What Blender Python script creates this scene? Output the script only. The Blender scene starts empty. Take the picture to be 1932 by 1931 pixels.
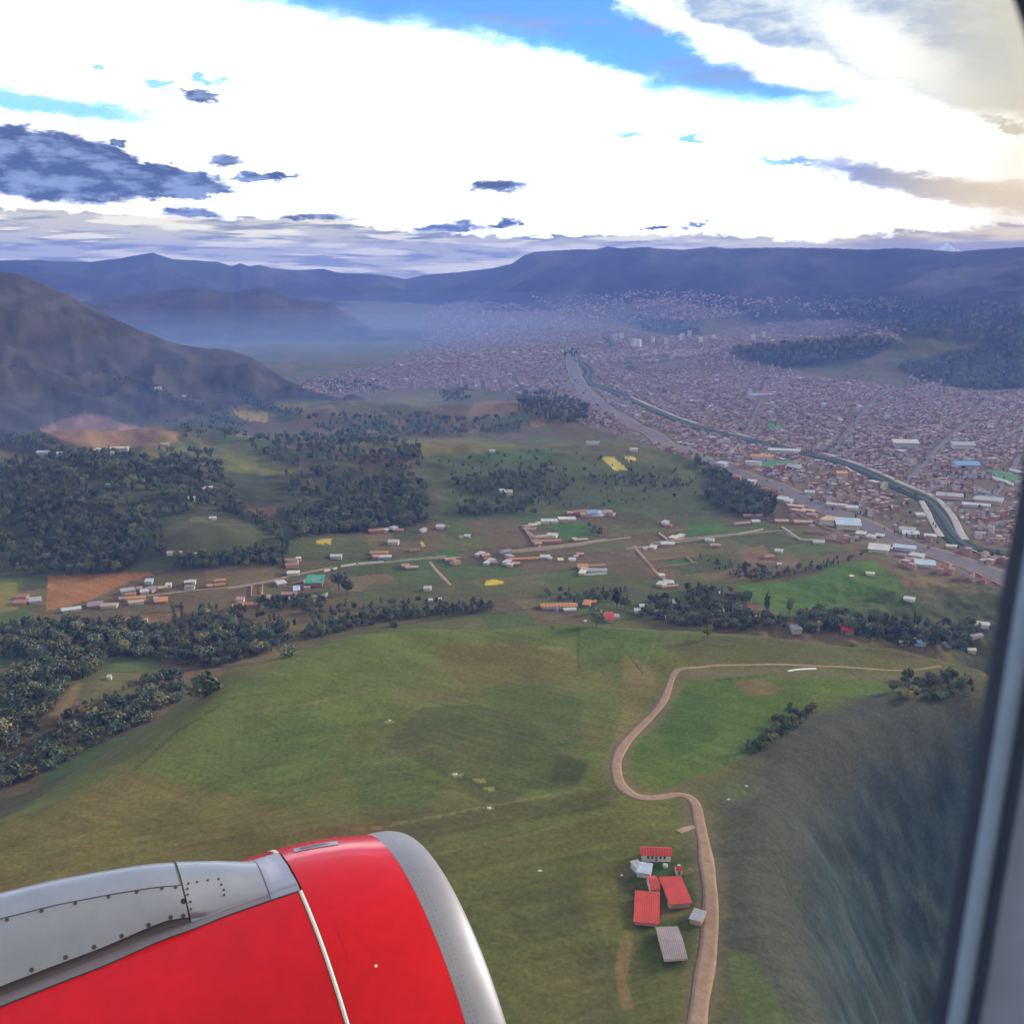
import bpy, math, random
import numpy as np
from mathutils import Vector, Matrix

rng = np.random.default_rng(7)
random.seed(7)
scene = bpy.context.scene
COL = scene.collection
R = math.radians

# ------------------------------------------------------------------ camera
ZC = 340.0                       # camera height above the valley floor
PITCH = R(12.94)
FPX = 966 / math.tan(R(25))      # focal length in units of a 1932-unit-wide picture
cam_d = bpy.data.cameras.new('camera')
cam_d.sensor_fit = 'HORIZONTAL'
cam_d.lens = 4.5
cam_d.sensor_width = 2 * 4.5 * math.tan(R(25))
cam_d.clip_start = 0.02
cam_d.clip_end = 90000
cam_d.dof.use_dof = True
cam_d.dof.focus_distance = 80
cam_d.dof.aperture_fstop = 1.8
cam = bpy.data.objects.new('camera', cam_d)
cam.location = (0, 0, ZC)
cam.rotation_euler = (R(90) - PITCH, 0, 0)
COL.objects.link(cam)
scene.camera = cam

# ------------------------------------------------------------------ colour management and sampling
scene.view_settings.view_transform = 'Standard'
scene.view_settings.look = 'None'
scene.view_settings.gamma = 1
scene.view_settings.use_curve_mapping = False
scene.view_settings.exposure = 1.95
scene.render.engine = 'CYCLES'
cy = scene.cycles
cy.use_denoising = True
cy.use_adaptive_sampling = True
cy.adaptive_threshold = 0.03
cy.max_bounces = 6
cy.diffuse_bounces = 2
cy.glossy_bounces = 3
cy.transmission_bounces = 4
cy.transparent_max_bounces = 8
cy.volume_bounces = 0
cy.sample_clamp_indirect = 6

# ------------------------------------------------------------------ picture <-> place
cp, sp = math.cos(PITCH), math.sin(PITCH)
def ray(u, v):
    """world direction of the sight line at (u, v) in a 1932-unit picture"""
    x = (np.asarray(u, float) - 966) / FPX
    y = (np.asarray(v, float) - 966) / FPX
    d = np.stack([x, cp - y * sp, -sp - y * cp], -1)
    return d / np.linalg.norm(d, axis=-1)[..., None]
def azel(u, v):
    d = ray(u, v)
    return np.arctan2(d[..., 0], d[..., 1]), np.arcsin(d[..., 2])
def project(x, y, z):
    dz = z - ZC
    zc = y * cp - dz * sp
    yc = -y * sp - dz * cp
    zc = np.where(zc < 1e-3, 1e-3, zc)
    return 966 + FPX * x / zc, 966 + FPX * yc / zc
def on_plane(u, v, z):
    d = ray(u, v)
    t = (z - ZC) / d[..., 2]
    return np.stack([d[..., 0] * t, d[..., 1] * t], -1)

# ------------------------------------------------------------------ sky
SUN_AZ, SUN_EL = R(62), R(20)     # azimuth clockwise from the view's +Y
world = bpy.data.worlds.new('World')
scene.world = world
world.use_nodes = True
world.cycles.sampling_method = 'MANUAL'
world.cycles.sample_map_resolution = 256
WN, WL = world.node_tree.nodes, world.node_tree.links
WN.clear()
def wn(t, **k):
    n = WN.new(t)
    for a, b in k.items():
        setattr(n, a, b)
    return n
def wmath(op, a, b=None, c=None, clamp=False):
    n = wn('ShaderNodeMath', operation=op, use_clamp=clamp)
    for i, q in enumerate((a, b, c)):
        if q is None: continue
        if isinstance(q, (int, float)): n.inputs[i].default_value = q
        else: WL.new(q, n.inputs[i])
    return n.outputs[0]
def wmix(fac, a, b):
    n = wn('ShaderNodeMix', data_type='RGBA')
    if isinstance(fac, (int, float)): n.inputs[0].default_value = fac
    else: WL.new(fac, n.inputs[0])
    for i, q in ((6, a), (7, b)):
        if isinstance(q, tuple): n.inputs[i].default_value = (*q, 1)
        else: WL.new(q, n.inputs[i])
    return n.outputs[2]
def wramp(x, a, b):
    n = wn('ShaderNodeMapRange', interpolation_type='SMOOTHSTEP')
    n.inputs[1].default_value, n.inputs[2].default_value = a, b
    WL.new(x, n.inputs[0])
    return n.outputs[0]
sky = wn('ShaderNodeTexSky', sky_type='NISHITA', sun_disc=False, sun_elevation=SUN_EL, sun_rotation=SUN_AZ)
sky.altitude = 3400
sky.air_density, sky.dust_density, sky.ozone_density = 1.0, 1.0, 1.5
tc = wn('ShaderNodeTexCoord')
sx = wn('ShaderNodeSeparateXYZ'); WL.new(tc.outputs['Generated'], sx.inputs[0])
AZ = wmath('MULTIPLY', wmath('ARCTAN2', sx.outputs[0], sx.outputs[1]), 57.29578)
EL = wmath('MULTIPLY', wmath('ARCSINE', sx.outputs[2]), 57.29578)
cb = wn('ShaderNodeCombineXYZ'); WL.new(AZ, cb.inputs[0]); WL.new(EL, cb.inputs[1])
def wnoise(scale, sa, se, detail=4, rough=0.55, off=0.0):
    m = wn('ShaderNodeMapping'); m.inputs['Scale'].default_value = (sa, se, 1); m.inputs['Location'].default_value = (off, off * .7, off * .3)
    WL.new(cb.outputs[0], m.inputs[0])
    n = wn('ShaderNodeTexNoise', noise_dimensions='2D'); n.inputs['Scale'].default_value = scale; n.inputs['Detail'].default_value = detail; n.inputs['Roughness'].default_value = rough
    WL.new(m.outputs[0], n.inputs[0])
    return n
ndis = wnoise(1.0, 0.45, 1.1, 4, 0.6)
ndf = wnoise(1.0, 0.85, 2.4, 3, 0.62, 7.0)
vs = wn('ShaderNodeVectorMath', operation='SUBTRACT'); WL.new(ndis.outputs['Color'], vs.inputs[0]); vs.inputs[1].default_value = (.5, .5, .5)
vf = wn('ShaderNodeVectorMath', operation='SUBTRACT'); WL.new(ndf.outputs['Color'], vf.inputs[0]); vf.inputs[1].default_value = (.5, .5, .5)
def wdistort(amp_a, amp_e, src=vs):
    m = wn('ShaderNodeVectorMath', operation='MULTIPLY'); WL.new(src.outputs[0], m.inputs[0]); m.inputs[1].default_value = (amp_a, amp_e, 0)
    a = wn('ShaderNodeVectorMath', operation='ADD'); WL.new(cb.outputs[0], a.inputs[0]); WL.new(m.outputs[0], a.inputs[1])
    return a.outputs[0]
PD = wdistort(3.0, 1.1)
PS = wdistort(2.4, .8, vf)
sd = wn('ShaderNodeSeparateXYZ'); WL.new(PD, sd.inputs[0])
AZD, ELD = sd.outputs[0], sd.outputs[1]
A0, A1 = -35.0, 35.0
def wcurve(pts):
    """cloud edge: elevation (deg) over azimuth, from (u, v) picture points"""
    a, e = azel([p[0] for p in pts], [p[1] for p in pts])
    a, e = np.degrees(a), np.degrees(e)
    n = wn('ShaderNodeFloatCurve')
    c = n.mapping.curves[0]
    xs = np.clip((a - A0) / (A1 - A0), 0, 1); ys = np.clip((e + 5) / 30, 0, 1)
    q = sorted(zip(xs, ys))
    c.points[0].location = (0, q[0][1]); c.points[1].location = (1, q[-1][1])
    for x, y in q: c.points.new(x, y)
    for p in c.points: p.handle_type = 'AUTO_CLAMPED'
    n.mapping.update()
    WL.new(wmath('DIVIDE', wmath('SUBTRACT', AZD, A0), A1 - A0, clamp=True), n.inputs['Value'])
    return wmath('SUBTRACT', wmath('MULTIPLY', n.outputs[0], 30.0), 5.0)
def wblob(u, v, ru, rv, ang=0.0, soft=0.55, src=None):
    """soft ellipse: centre, half sizes in picture units, tilt in degrees (clockwise in the picture)"""
    a, e = azel(u, v)
    k = 1 / FPX * 57.3
    s = wn('ShaderNodeVectorMath', operation='SUBTRACT'); WL.new(src or PS, s.inputs[0]); s.inputs[1].default_value = (math.degrees(a), math.degrees(e), 0)
    ca, sa = math.cos(-R(ang)), math.sin(-R(ang))
    q = []
    for vec in ((ca / (ru * k), sa / (ru * k), 0), (-sa / (rv * k), ca / (rv * k), 0)):
        n = wn('ShaderNodeVectorMath', operation='DOT_PRODUCT'); WL.new(s.outputs[0], n.inputs[0]); n.inputs[1].default_value = vec; q.append(n.outputs['Value'])
    l2 = wmath('MULTIPLY_ADD', q[0], q[0], wmath('MULTIPLY', q[1], q[1]))
    return wramp(l2, (1 + soft * .5) ** 2, (1 - soft) ** 2)
def wmax(*ms):
    o = ms[0]
    for q in ms[1:]: o = wmath('MAXIMUM', o, q)
    return o
K = 7.6        # radiance scale; the background strength below is 0.1
def kc(r, g, b): return (r * K, g * K, b * K)
streak = wnoise(1.0, 0.14, 0.95, 3, 0.62, 3.0)
puff = wnoise(1.0, 0.16, 0.42, 1, 0.6, 11.0)
fine = wnoise(1.0, 0.42, 1.3, 4, 0.6, 23.0)
# thick bright overcast, thinner and greyer in places
white = wmix(wramp(puff.outputs[0], .35, .65), kc(.92, .97, 1.06), kc(1.36, 1.40, 1.45))
# open blue: the Sky Texture, deeper towards the top
blue = wn('ShaderNodeMix', data_type='RGBA', blend_type='MULTIPLY'); blue.inputs[0].default_value = 1
WL.new(sky.outputs[0], blue.inputs[6]); blue.inputs[7].default_value = (.34, .66, 1.08, 1)
blue = wmix(.65, blue.outputs[2], kc(.045, .112, .31))
lo = wcurve([(-300, -260), (0, -40), (215, 0), (300, 18), (400, 30), (500, 36), (575, 52), (700, 80), (850, 92), (965, 117), (1116, 150), (1246, 200), (1376, 220), (1516, 230), (1766, 231), (1830, 234), (1960, 250)])
hi = wcurve([(900, -300), (1100, -80), (1266, 35), (1366, 85), (1466, 122), (1566, 152), (1666, 188), (1760, 220), (1830, 236), (1960, 252)])
above = wmath('SUBTRACT', ELD, lo)
below = wmath('SUBTRACT', hi, ELD)
gap = wmath('MULTIPLY', wramp(above, -.35, 1.3), wramp(below, -.5, 1.1))
thin = wramp(above, .15, 1.9)
edge_blue = wmix(.75, blue, kc(.085, .31, .39))
violet = wmix(wramp(AZD, 8, 20), blue, kc(.057, .078, .25))
gapcol = wmix(thin, edge_blue, wmix(wramp(streak.outputs[0], .42, .72), violet, kc(.095, .157, .30)))
# high cirrus on the upper right, white shading to grey and cream
cirr = wramp(below, .2, -1.0)
cirrcol = wmix(wramp(fine.outputs[0], .35, .68), kc(.150, .195, .275), kc(.265, .295, .315))
cirrcol = wmix(wmax(wblob(1690, 105, 170, 40, 28, .9, PD), wblob(1620, 215, 200, 26, 24, .9, PD)), cirrcol, kc(.45, .45, .43))
cirrcol = wmix(wramp(AZ, 19, 27), cirrcol, kc(.22, .21, .17))
col = wmix(gap, white, gapcol)
col = wmix(wmath('MULTIPLY', cirr, wramp(above, -.2, .6)), col, cirrcol)
# small rifts of blue in the overcast
rift = wmax(wblob(60, 195, 260, 20, 5, .7), wblob(300, 158, 26, 10, 8), wblob(385, 150, 34, 9, 4), wblob(185, 128, 16, 7, 0), wblob(1180, 254, 50, 5, 2), wblob(1303, 263, 22, 5, 3), wblob(1480, 305, 60, 6, 4), wblob(900, 150, 1, 1))
col = wmix(wmath('MULTIPLY', rift, .95), col, wmix(.5, edge_blue, kc(.10, .24, .36)))
# grey-blue streak cloud on the right, warm veil below it
rs = wmax(wblob(1720, 345, 210, 24, 13, .7), wblob(1900, 372, 170, 24, 10, .8), wblob(1920, 245, 60, 7, 22, .8))
col = wmix(rs, col, wmix(wramp(AZ, 14, 24), kc(.075, .11, .235), kc(.13, .14, .17)))
col = wmix(wmath('MULTIPLY', wramp(AZ, 14, 24), .85), col, wmix(wramp(EL, 1.5, 9), kc(.36, .285, .165), kc(.25, .238, .19)))
# stratocumulus bank on the left
bank = wmax(wblob(60, 310, 230, 62, 6, .18, PS), wblob(230, 335, 205, 34, 5, .2, PS), wblob(-200, 300, 260, 70, 0, .4, PD))
small = wmax(wblob(377, 182, 42, 13, 12, .6), wblob(420, 303, 34, 12, 5, .7), wblob(495, 333, 80, 8, -3, .5), wblob(937, 352, 58, 11, -5, .6), wblob(850, 430, 70, 12, -4, .5),
             wblob(955, 424, 44, 8, -6, .5), wblob(1243, 430, 22, 5, 0, .5), wblob(1318, 424, 26, 5, -14, .5), wblob(220, 272, 30, 7, 3, .4), wblob(390, 371, 22, 4, 3, .5), wblob(600, 412, 70, 9, 2, .6), wblob(360, 402, 60, 10, 3, .6))
bankcol = wmix(wramp(fine.outputs[0], .40, .64), kc(.032, .050, .115), kc(.105, .140, .24))
col = wmix(wmax(bank, small), col, bankcol)
# low layered deck over the mountains
deck_top = wcurve([(-400, 380), (0, 388), (150, 396), (320, 406), (500, 410), (640, 414), (720, 430), (860, 440), (1000, 444), (1150, 440), (1300, 440), (1420, 444), (1480, 452), (1700, 436), (1932, 420), (2300, 410)])
ss_ = wn('ShaderNodeSeparateXYZ'); WL.new(PS, ss_.inputs[0])
deck = wramp(wmath('SUBTRACT', deck_top, ss_.outputs[1]), -.04, .16)
layer = wnoise(1.0, .26, 2.3, 4, .6, 57)
deckcol = wmix(wramp(layer.outputs[0], .37, .55), kc(.094, .102, .122), kc(.235, .222, .192))
deckcol = wmix(wmath('MULTIPLY', wramp(wnoise(1.0, .20, 2.6, 2, .6, 41).outputs[0], .50, .62), .9), deckcol, kc(.42, .38, .285))
deckcol = wmix(wmath('MULTIPLY', wramp(AZ, 6, 19), .9), deckcol, wmix(wramp(streak.outputs[0], .4, .62), kc(.175, .150, .118), kc(.40, .32, .185)))
col = wmix(wmath('MULTIPLY', deck, .97), col, deckcol)
# beneath the horizon only distant haze
col = wmix(wramp(EL, -.4, -2.5), col, kc(.12, .15, .20))
bg = wn('ShaderNodeBackground'); bg.inputs['Strength'].default_value = 0.1
WL.new(col, bg.inputs['Color'])
wo = wn('ShaderNodeOutputWorld'); WL.new(bg.outputs[0], wo.inputs['Surface'])

# ------------------------------------------------------------------ sun behind the clouds
sun_d = bpy.data.lights.new('sun', 'SUN')
sun_d.energy = 1.4
sun_d.angle = R(14)
sun_d.color = (1, .93, .82)
sun = bpy.data.objects.new('sun', sun_d)
sdir = Vector((math.sin(SUN_AZ) * math.cos(SUN_EL), math.cos(SUN_AZ) * math.cos(SUN_EL), math.sin(SUN_EL)))
sun.rotation_euler = sdir.to_track_quat('Z', 'Y').to_euler()
sun.location = (0, 0, 600)
COL.objects.link(sun)

# ------------------------------------------------------------------ numeric helpers
def hash2(ix, iy, seed):
    h = (ix.astype(np.int64) * 374761393 + iy.astype(np.int64) * 668265263 + seed * 974634777) & 0xffffffff
    h = ((h ^ (h >> 13)) * 1274126177) & 0xffffffff
    h = (h ^ (h >> 16)) & 0xffffffff
    return h / 4294967296.0
def vnoise(x, y, seed=0):
    xi, yi = np.floor(x), np.floor(y)
    fx, fy = x - xi, y - yi
    fx, fy = fx * fx * (3 - 2 * fx), fy * fy * (3 - 2 * fy)
    a, b = hash2(xi, yi, seed), hash2(xi + 1, yi, seed)
    c, d = hash2(xi, yi + 1, seed), hash2(xi + 1, yi + 1, seed)
    return (a * (1 - fx) + b * fx) * (1 - fy) + (c * (1 - fx) + d * fx) * fy
def fbm(x, y, seed=0, oct=4):
    s, a, t = 0, .5, 0
    for o in range(oct):
        s = s + a * vnoise(x * 2 ** o + 17.3 * o, y * 2 ** o - 9.1 * o, seed + o); t += a; a *= .5
    return s / t
def sstep(a, b, x):
    t = np.clip((x - a) / (b - a), 0, 1)
    return t * t * (3 - 2 * t)
def seg_dist(px, py, poly, closed=False):
    d = np.full(px.shape, 1e12)
    n = len(poly)
    for i in range(n if closed else n - 1):
        ax, ay = poly[i]; bx, by = poly[(i + 1) % n]
        ex, ey = bx - ax, by - ay
        t = np.clip(((px - ax) * ex + (py - ay) * ey) / (ex * ex + ey * ey + 1e-12), 0, 1)
        d = np.minimum(d, (px - ax - t * ex) ** 2 + (py - ay - t * ey) ** 2)
    return np.sqrt(d)
def inside(px, py, poly):
    r = np.zeros(px.shape, bool)
    n = len(poly)
    j = n - 1
    for i in range(n):
        xi, yi = poly[i]; xj, yj = poly[j]
        c = ((yi > py) != (yj > py)) & (px < (xj - xi) * (py - yi) / (yj - yi + 1e-12) + xi)
        r ^= c
        j = i
    return r

# ------------------------------------------------------------------ terrain
HILL_PX = [(-420, 1700), (0, 1512), (110, 1458), (230, 1398), (330, 1342), (400, 1300), (470, 1252), (560, 1215), (650, 1186), (750, 1170), (900, 1160), (1050, 1156), (1200, 1168), (1350, 1188),
           (1500, 1195), (1650, 1205), (1760, 1222), (1850, 1240), (1880, 1268), (1760, 1290), (1690, 1315), (1600, 1350), (1540, 1388), (1490, 1428), (1455, 1490), (1440, 1560), (1430, 1640), (1442, 1740), (1470, 1850), (1500, 1931), (1540, 2050)]
HILL = [tuple(on_plane(u, v, 80.0)) for u, v in HILL_PX] + [(150, 60), (160, -600), (-900, -600), (-900, 100)]
RAV = [tuple(on_plane(u, v, -20.0)) for u, v in [(1990, 1290), (1860, 1370), (1770, 1500), (1740, 1650), (1760, 1850), (1800, 2100)]]
def bump_at(u, v, h, ra, rb=None, ang=0):
    p = on_plane(u, v, 0)
    return (p[0], p[1], h, ra, rb or ra, R(ang))
BUMPS = [bump_at(425, 1050, 36, 105, 70), bump_at(200, 985, 48, 210, 130), bump_at(20, 930, 62, 260, 200), bump_at(330, 880, 40, 230, 160), bump_at(620, 905, 30, 260, 170), bump_at(900, 885, 26, 280, 170),
         bump_at(560, 800, 38, 320, 240), bump_at(820, 815, 24, 260, 160), bump_at(1010, 800, 26, 200, 150), bump_at(1220, 880, 20, 220, 160), bump_at(760, 960, 14, 160, 110), bump_at(1040, 930, 12, 170, 110),
         bump_at(1480, 690, 45, 420, 260), bump_at(1700, 690, 60, 420, 260), bump_at(1900, 690, 75, 420, 300), bump_at(1270, 606, 105, 620, 420), bump_at(1120, 590, 70, 500, 400), bump_at(1430, 618, 60, 420, 320),
         bump_at(1560, 655, 30, 500, 200), bump_at(1600, 1085, 10, 110, 80), bump_at(120, 1330, 14, 70, 60)]
def curve_tab(pts):
    a, e = azel([p[0] for p in pts], [p[1] for p in pts])
    return a, e
LM_A, LM_E = curve_tab([(-900, 440), (-500, 450), (-250, 470), (-100, 492), (0, 511), (40, 518), (90, 538), (150, 568), (250, 617), (330, 648), (380, 656), (430, 659), (480, 676), (540, 716), (600, 742), (660, 768), (720, 800), (800, 850)])
LM_RC = np.interp(LM_A, azel([-100, 400, 660], [500, 655, 768])[0], [3050, 2900, 2560])
lf = on_plane([-300, 0, 110, 340, 520, 660], [930, 885, 850, 838, 800, 772], 0)
LM_FA, LM_FR = np.arctan2(lf[:, 0], lf[:, 1]), np.hypot(lf[:, 0], lf[:, 1])
MH_A, MH_E = curve_tab([(-200, 640), (60, 600), (130, 572), (200, 562), (280, 552), (330, 544), (370, 541), (410, 548), (440, 551), (465, 545), (490, 541), (515, 545), (545, 562), (575, 565), (620, 571), (650, 588), (690, 612), (740, 634), (790, 655)])
FR_A, FR_E = curve_tab([(-900, 490), (-300, 480), (0, 491), (60, 490), (110, 493), (170, 494), (230, 487), (265, 480), (290, 477), (305, 482), (325, 489), (380, 492), (410, 494), (438, 502), (453, 497), (470, 502), (490, 500), (515, 506), (560, 510),
                         (610, 507), (640, 515), (700, 517), (735, 521), (765, 527), (800, 519), (860, 514), (930, 506), (965, 498), (990, 481), (1010, 475), (1060, 472), (1095, 470), (1120, 471), (1148, 465), (1175, 469), (1200, 467), (1225, 466), (1240, 469),
                         (1290, 471), (1325, 468), (1343, 465), (1370, 469), (1400, 468), (1480, 467), (1560, 468), (1640, 471), (1690, 468), (1740, 470), (1800, 475), (1850, 471), (1932, 466), (2200, 462), (2700, 458)])
FR_RC = np.interp(FR_A, azel([0, 560, 765, 1000, 1400, 1932], [490] * 6)[0], [8400, 9000, 9800, 8200, 7000, 6200])
FR_FA = azel([0, 560, 765, 1000, 1160, 1400, 1700, 1932], [490] * 8)[0]
FR_FR = np.array([6600, 7000, 7600, 6300, 5900, 5400, 4600, 3400.])
ELTAN = lambda e: np.tan(e)

def height(x, y, full=False):
    r = np.hypot(x, y) + 1e-6
    az = np.arctan2(x, y)
    base = np.maximum(0, r - 4500) * .011 + 3.0 * (fbm(x / 160, y / 160, 3) - .5) + 1.2 * (fbm(x / 35, y / 35, 9, 3) - .5)
    far = sstep(1500, 4000, r)
    base = base + far * 18 * (fbm(x / 700, y / 700, 5) - .45)
    bn = .75 + .5 * fbm(x / 60, y / 60, 21, 3)
    for bx, by, h, ra, rb, an in BUMPS:
        dx, dy = x - bx, y - by
        # long axis across the line of sight
        ux, uy = by / math.hypot(bx, by), -bx / math.hypot(bx, by)
        p, q = dx * ux + dy * uy, dx * -uy + dy * ux
        g = np.exp(-(p / ra) ** 2 - (q / rb) ** 2)
        base = base + h * g * bn
    dr = seg_dist(x, y, RAV)
    base = base - 75 * np.exp(-(dr / 95) ** 2) * (1 + .25 * (fbm(x / 30, y / 30, 31) - .5))
    # mountains
    def ridge(A, E, RC, FA, FRr, back, power, amp, sc, seed):
        rc = np.interp(az, A, RC); zc = ZC + rc * ELTAN(np.interp(az, A, E))
        rf = np.interp(az, FA, FRr)
        t = (r - rf) / np.maximum(rc - rf, 50)
        tt = np.clip(t, 0, 1)
        n = fbm(x / sc + .6 * fbm(x / sc, y / sc, seed + 9), y / sc, seed, 5)
        n = 1 - np.abs(2 * n - 1) * 1.6
        n = n * .8 + .2 * fbm(x / (sc * .16), y / (sc * .16), seed + 5, 3)
        z = zc * tt ** power + amp * (n - .55) * np.clip(tt * (1 - tt) * 4, 0, 1)
        z = np.where(t > 1, zc - (r - rc) * back, z)
        z = np.where(t < 0, -1e3, z)
        return z, t
    lm, lt = ridge(LM_A, LM_E, LM_RC, LM_FA, LM_FR, .25, 1.25, 78, 300, 51)
    mh, mt = ridge(MH_A, MH_E, np.full(MH_A.shape, 5600.), np.array([-1, 1.]), np.array([4700, 4700.]), .2, 1.1, 40, 500, 61)
    fr, ft = ridge(FR_A, FR_E, FR_RC, FR_FA, FR_FR, .10, 1.35, 130, 1000, 71)
    z = np.maximum(np.maximum(base, lm), np.maximum(mh, fr))
    zb = z
    sd = seg_dist(x, y, HILL, True)
    ins = inside(x, y, HILL)
    d = np.where(ins, -sd, sd)
    zh = 78 + 9 * (fbm(x / 170, y / 170, 81) - .5) * 2 + 3.0 * (fbm(x / 40, y / 40, 83, 3) - .5)
    wob = 22 * (fbm(x / 55, y / 55, 85, 3) - .5)
    kr = sstep(330, 180, dr) * (x > 30)
    S = sstep(-30 + 22 * kr, 150 - 40 * kr, d + wob * (1 - .75 * kr) * sstep(-60, 0, d))
    zb = zb + kr * sstep(0, 60, d) * (16 * (fbm(x / 40, y / 40, 87, 4) - .5) + 5 * (fbm(x / 11, y / 11, 88, 3) - .5))
    near = r < 1600
    z = np.where(near, zh * (1 - S) + zb * S, zb)
    if not full: return z
    reg = np.zeros(x.shape, int)                       # 0 valley floor
    reg[(lm >= base) & (lm > mh) & (lm > fr)] = 2       # mountain on the left
    reg[(mh > base) & (mh >= lm) & (mh > fr)] = 3       # hills in the haze
    reg[(fr > base) & (fr >= lm) & (fr >= mh)] = 4      # far range
    reg[(d < 90) & near] = 1                            # near hill
    reg[(dr < 150) & (d > 12) & (r < 1400) & (x > 30)] = 5   # ravine
    return z, reg, d, dr

az_in = np.radians(np.linspace(-27.5, 27.5, 860))
az_grid = np.concatenate([np.radians(np.linspace(-180, -29, 60)), az_in, np.radians(np.linspace(29, 180, 60))])
dep = np.radians(np.concatenate([np.linspace(70, 40, 24)[:-1], np.linspace(40, 20.5, 180)[:-1], np.linspace(20.5, 5.6, 300)]))
r1 = 285 / np.tan(dep)
r_grid = np.concatenate([[0.5, 30, 60, 85], r1[r1 > 95], np.geomspace(r1[-1], 11600, 270)[1:]])
AZG, RG = np.meshgrid(az_grid, r_grid)                 # rows: r, cols: az
GX, GY = RG * np.sin(AZG), RG * np.cos(AZG)
GZ, REG, HD, RD = height(GX, GY, True)
NR, NA = GX.shape
def Hs(x, y):
    """height of the built sheet at (x, y)"""
    x, y = np.asarray(x, float), np.asarray(y, float)
    az, r = np.arctan2(x, y), np.hypot(x, y)
    i = np.clip(np.searchsorted(az_grid, az) - 1, 0, NA - 2); j = np.clip(np.searchsorted(r_grid, r) - 1, 0, NR - 2)
    fa = (az - az_grid[i]) / (az_grid[i + 1] - az_grid[i]); fr_ = np.clip((r - r_grid[j]) / (r_grid[j + 1] - r_grid[j]), 0, 1)
    return (GZ[j, i] * (1 - fa) + GZ[j, i + 1] * fa) * (1 - fr_) + (GZ[j + 1, i] * (1 - fa) + GZ[j + 1, i + 1] * fa) * fr_
def ground_at(u, v, lift=0.0):
    """where the sight line through (u, v) first meets the terrain"""
    d = ray(u, v)
    h = math.hypot(d[0], d[1])
    rs = np.concatenate([np.arange(150, 1600, 2.0), np.arange(1600, 14000, 10.0)])
    x, y = rs * d[0] / h, rs * d[1] / h
    zr = ZC + rs * d[2] / h
    hit = np.nonzero(zr < Hs(x, y) + lift)[0]
    k = hit[0] if len(hit) else len(rs) - 1
    return np.array([x[k], y[k], float(Hs(x[k], y[k]))])

# ------------------------------------------------------------------ land cover as ground colour, with ravine shade and mountain relief put in
GU, GV = project(GX, GY, GZ)
_n1, _n2 = fbm(GX / 45, GY / 45, 101) - .5, fbm(GX / 45, GY / 45, 111) - .5
_k = np.clip(900 / (RG + 1), .15, 2.2)                 # metres of raggedness -> picture units
def cover_mask(poly, rag=0.0, regs=None):
    u, v = GU + _n1 * rag * 2 * _k, GV + _n2 * rag * _k
    m = inside(u, v, poly) & (GY > 50)
    if regs is not None: m &= np.isin(REG, regs)
    return m
C = np.zeros((NR, NA, 3))
def mixc(a, b, t): return np.asarray(a) * (1 - t[..., None]) + np.asarray(b) * t[..., None]
nA, nB, nC = fbm(GX / 120, GY / 120, 201), fbm(GX / 40, GY / 40, 205), fbm(GX / 14, GY / 14, 209, 3)
# valley floor: a patchwork of small plots
ang = R(-20)
px_, py_ = GX * math.cos(ang) - GY * math.sin(ang), GX * math.sin(ang) + GY * math.cos(ang)
row = np.floor(py_ / 62 + 0.5 * vnoise(px_ / 300, py_ / 300, 4))
colm = np.floor(px_ / (34 + 46 * hash2(row, row * 0, 5)) + 7.7 * hash2(row, row * 0, 6))
hsh = hash2(row, colm, 8)
PAL = np.array([(.086, .080, .044), (.108, .082, .056), (.066, .098, .038), (.098, .074, .054), (.096, .098, .046), (.142, .108, .070), (.058, .076, .038), (.118, .088, .060)])
plots = PAL[(hsh * 8).astype(int) % 8]
C[:] = mixc(plots, (.094, .080, .052), .08 + .25 * nA)
fx = np.abs(py_ / 62 + 0.5 * vnoise(px_ / 300, py_ / 300, 4) - row - .5)
C *= np.where((fx > .47) & (RG < 2200), .72, 1)[..., None]
# near hill: pasture
hillc = mixc(mixc((.100, .102, .040), (.088, .106, .040), sstep(.4, .6, nA)), (.108, .092, .052), sstep(.50, .72, nB) * .7)
lowhill = sstep(1450, 1700, GV)[..., None]
hillc = hillc * (1 - lowhill * .6) + mixc((.088, .080, .036), (.070, .074, .034), sstep(.4, .6, nB)) * lowhill * .6
C[REG == 1] = hillc[REG == 1]
mtc = mixc((.044, .041, .032), (.068, .057, .045), sstep(.38, .62, nA * .6 + nB * .4))
for g in (2, 3, 4): C[REG == g] = mtc[REG == g]
_e = sstep(.45, .62, fbm(GX / 420, GY / 900, 301))
dk = mixc(mtc, (.030, .038, .026), _e)
C[REG == 4] = dk[REG == 4]
rav = mixc((.024, .041, .045), (.040, .055, .054), sstep(.38, .66, fbm(GX / 12, GY / 12, 305, 4)))  # dark blue-green: the ravine's shadow put into its ground colour
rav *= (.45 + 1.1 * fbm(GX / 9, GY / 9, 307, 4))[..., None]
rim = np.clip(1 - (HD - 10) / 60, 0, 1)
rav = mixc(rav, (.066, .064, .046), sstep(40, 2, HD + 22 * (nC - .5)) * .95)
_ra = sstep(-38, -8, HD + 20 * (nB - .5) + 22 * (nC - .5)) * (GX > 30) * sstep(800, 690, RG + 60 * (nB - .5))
C = C * (1 - _ra[..., None]) + rav * _ra[..., None]
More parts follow.
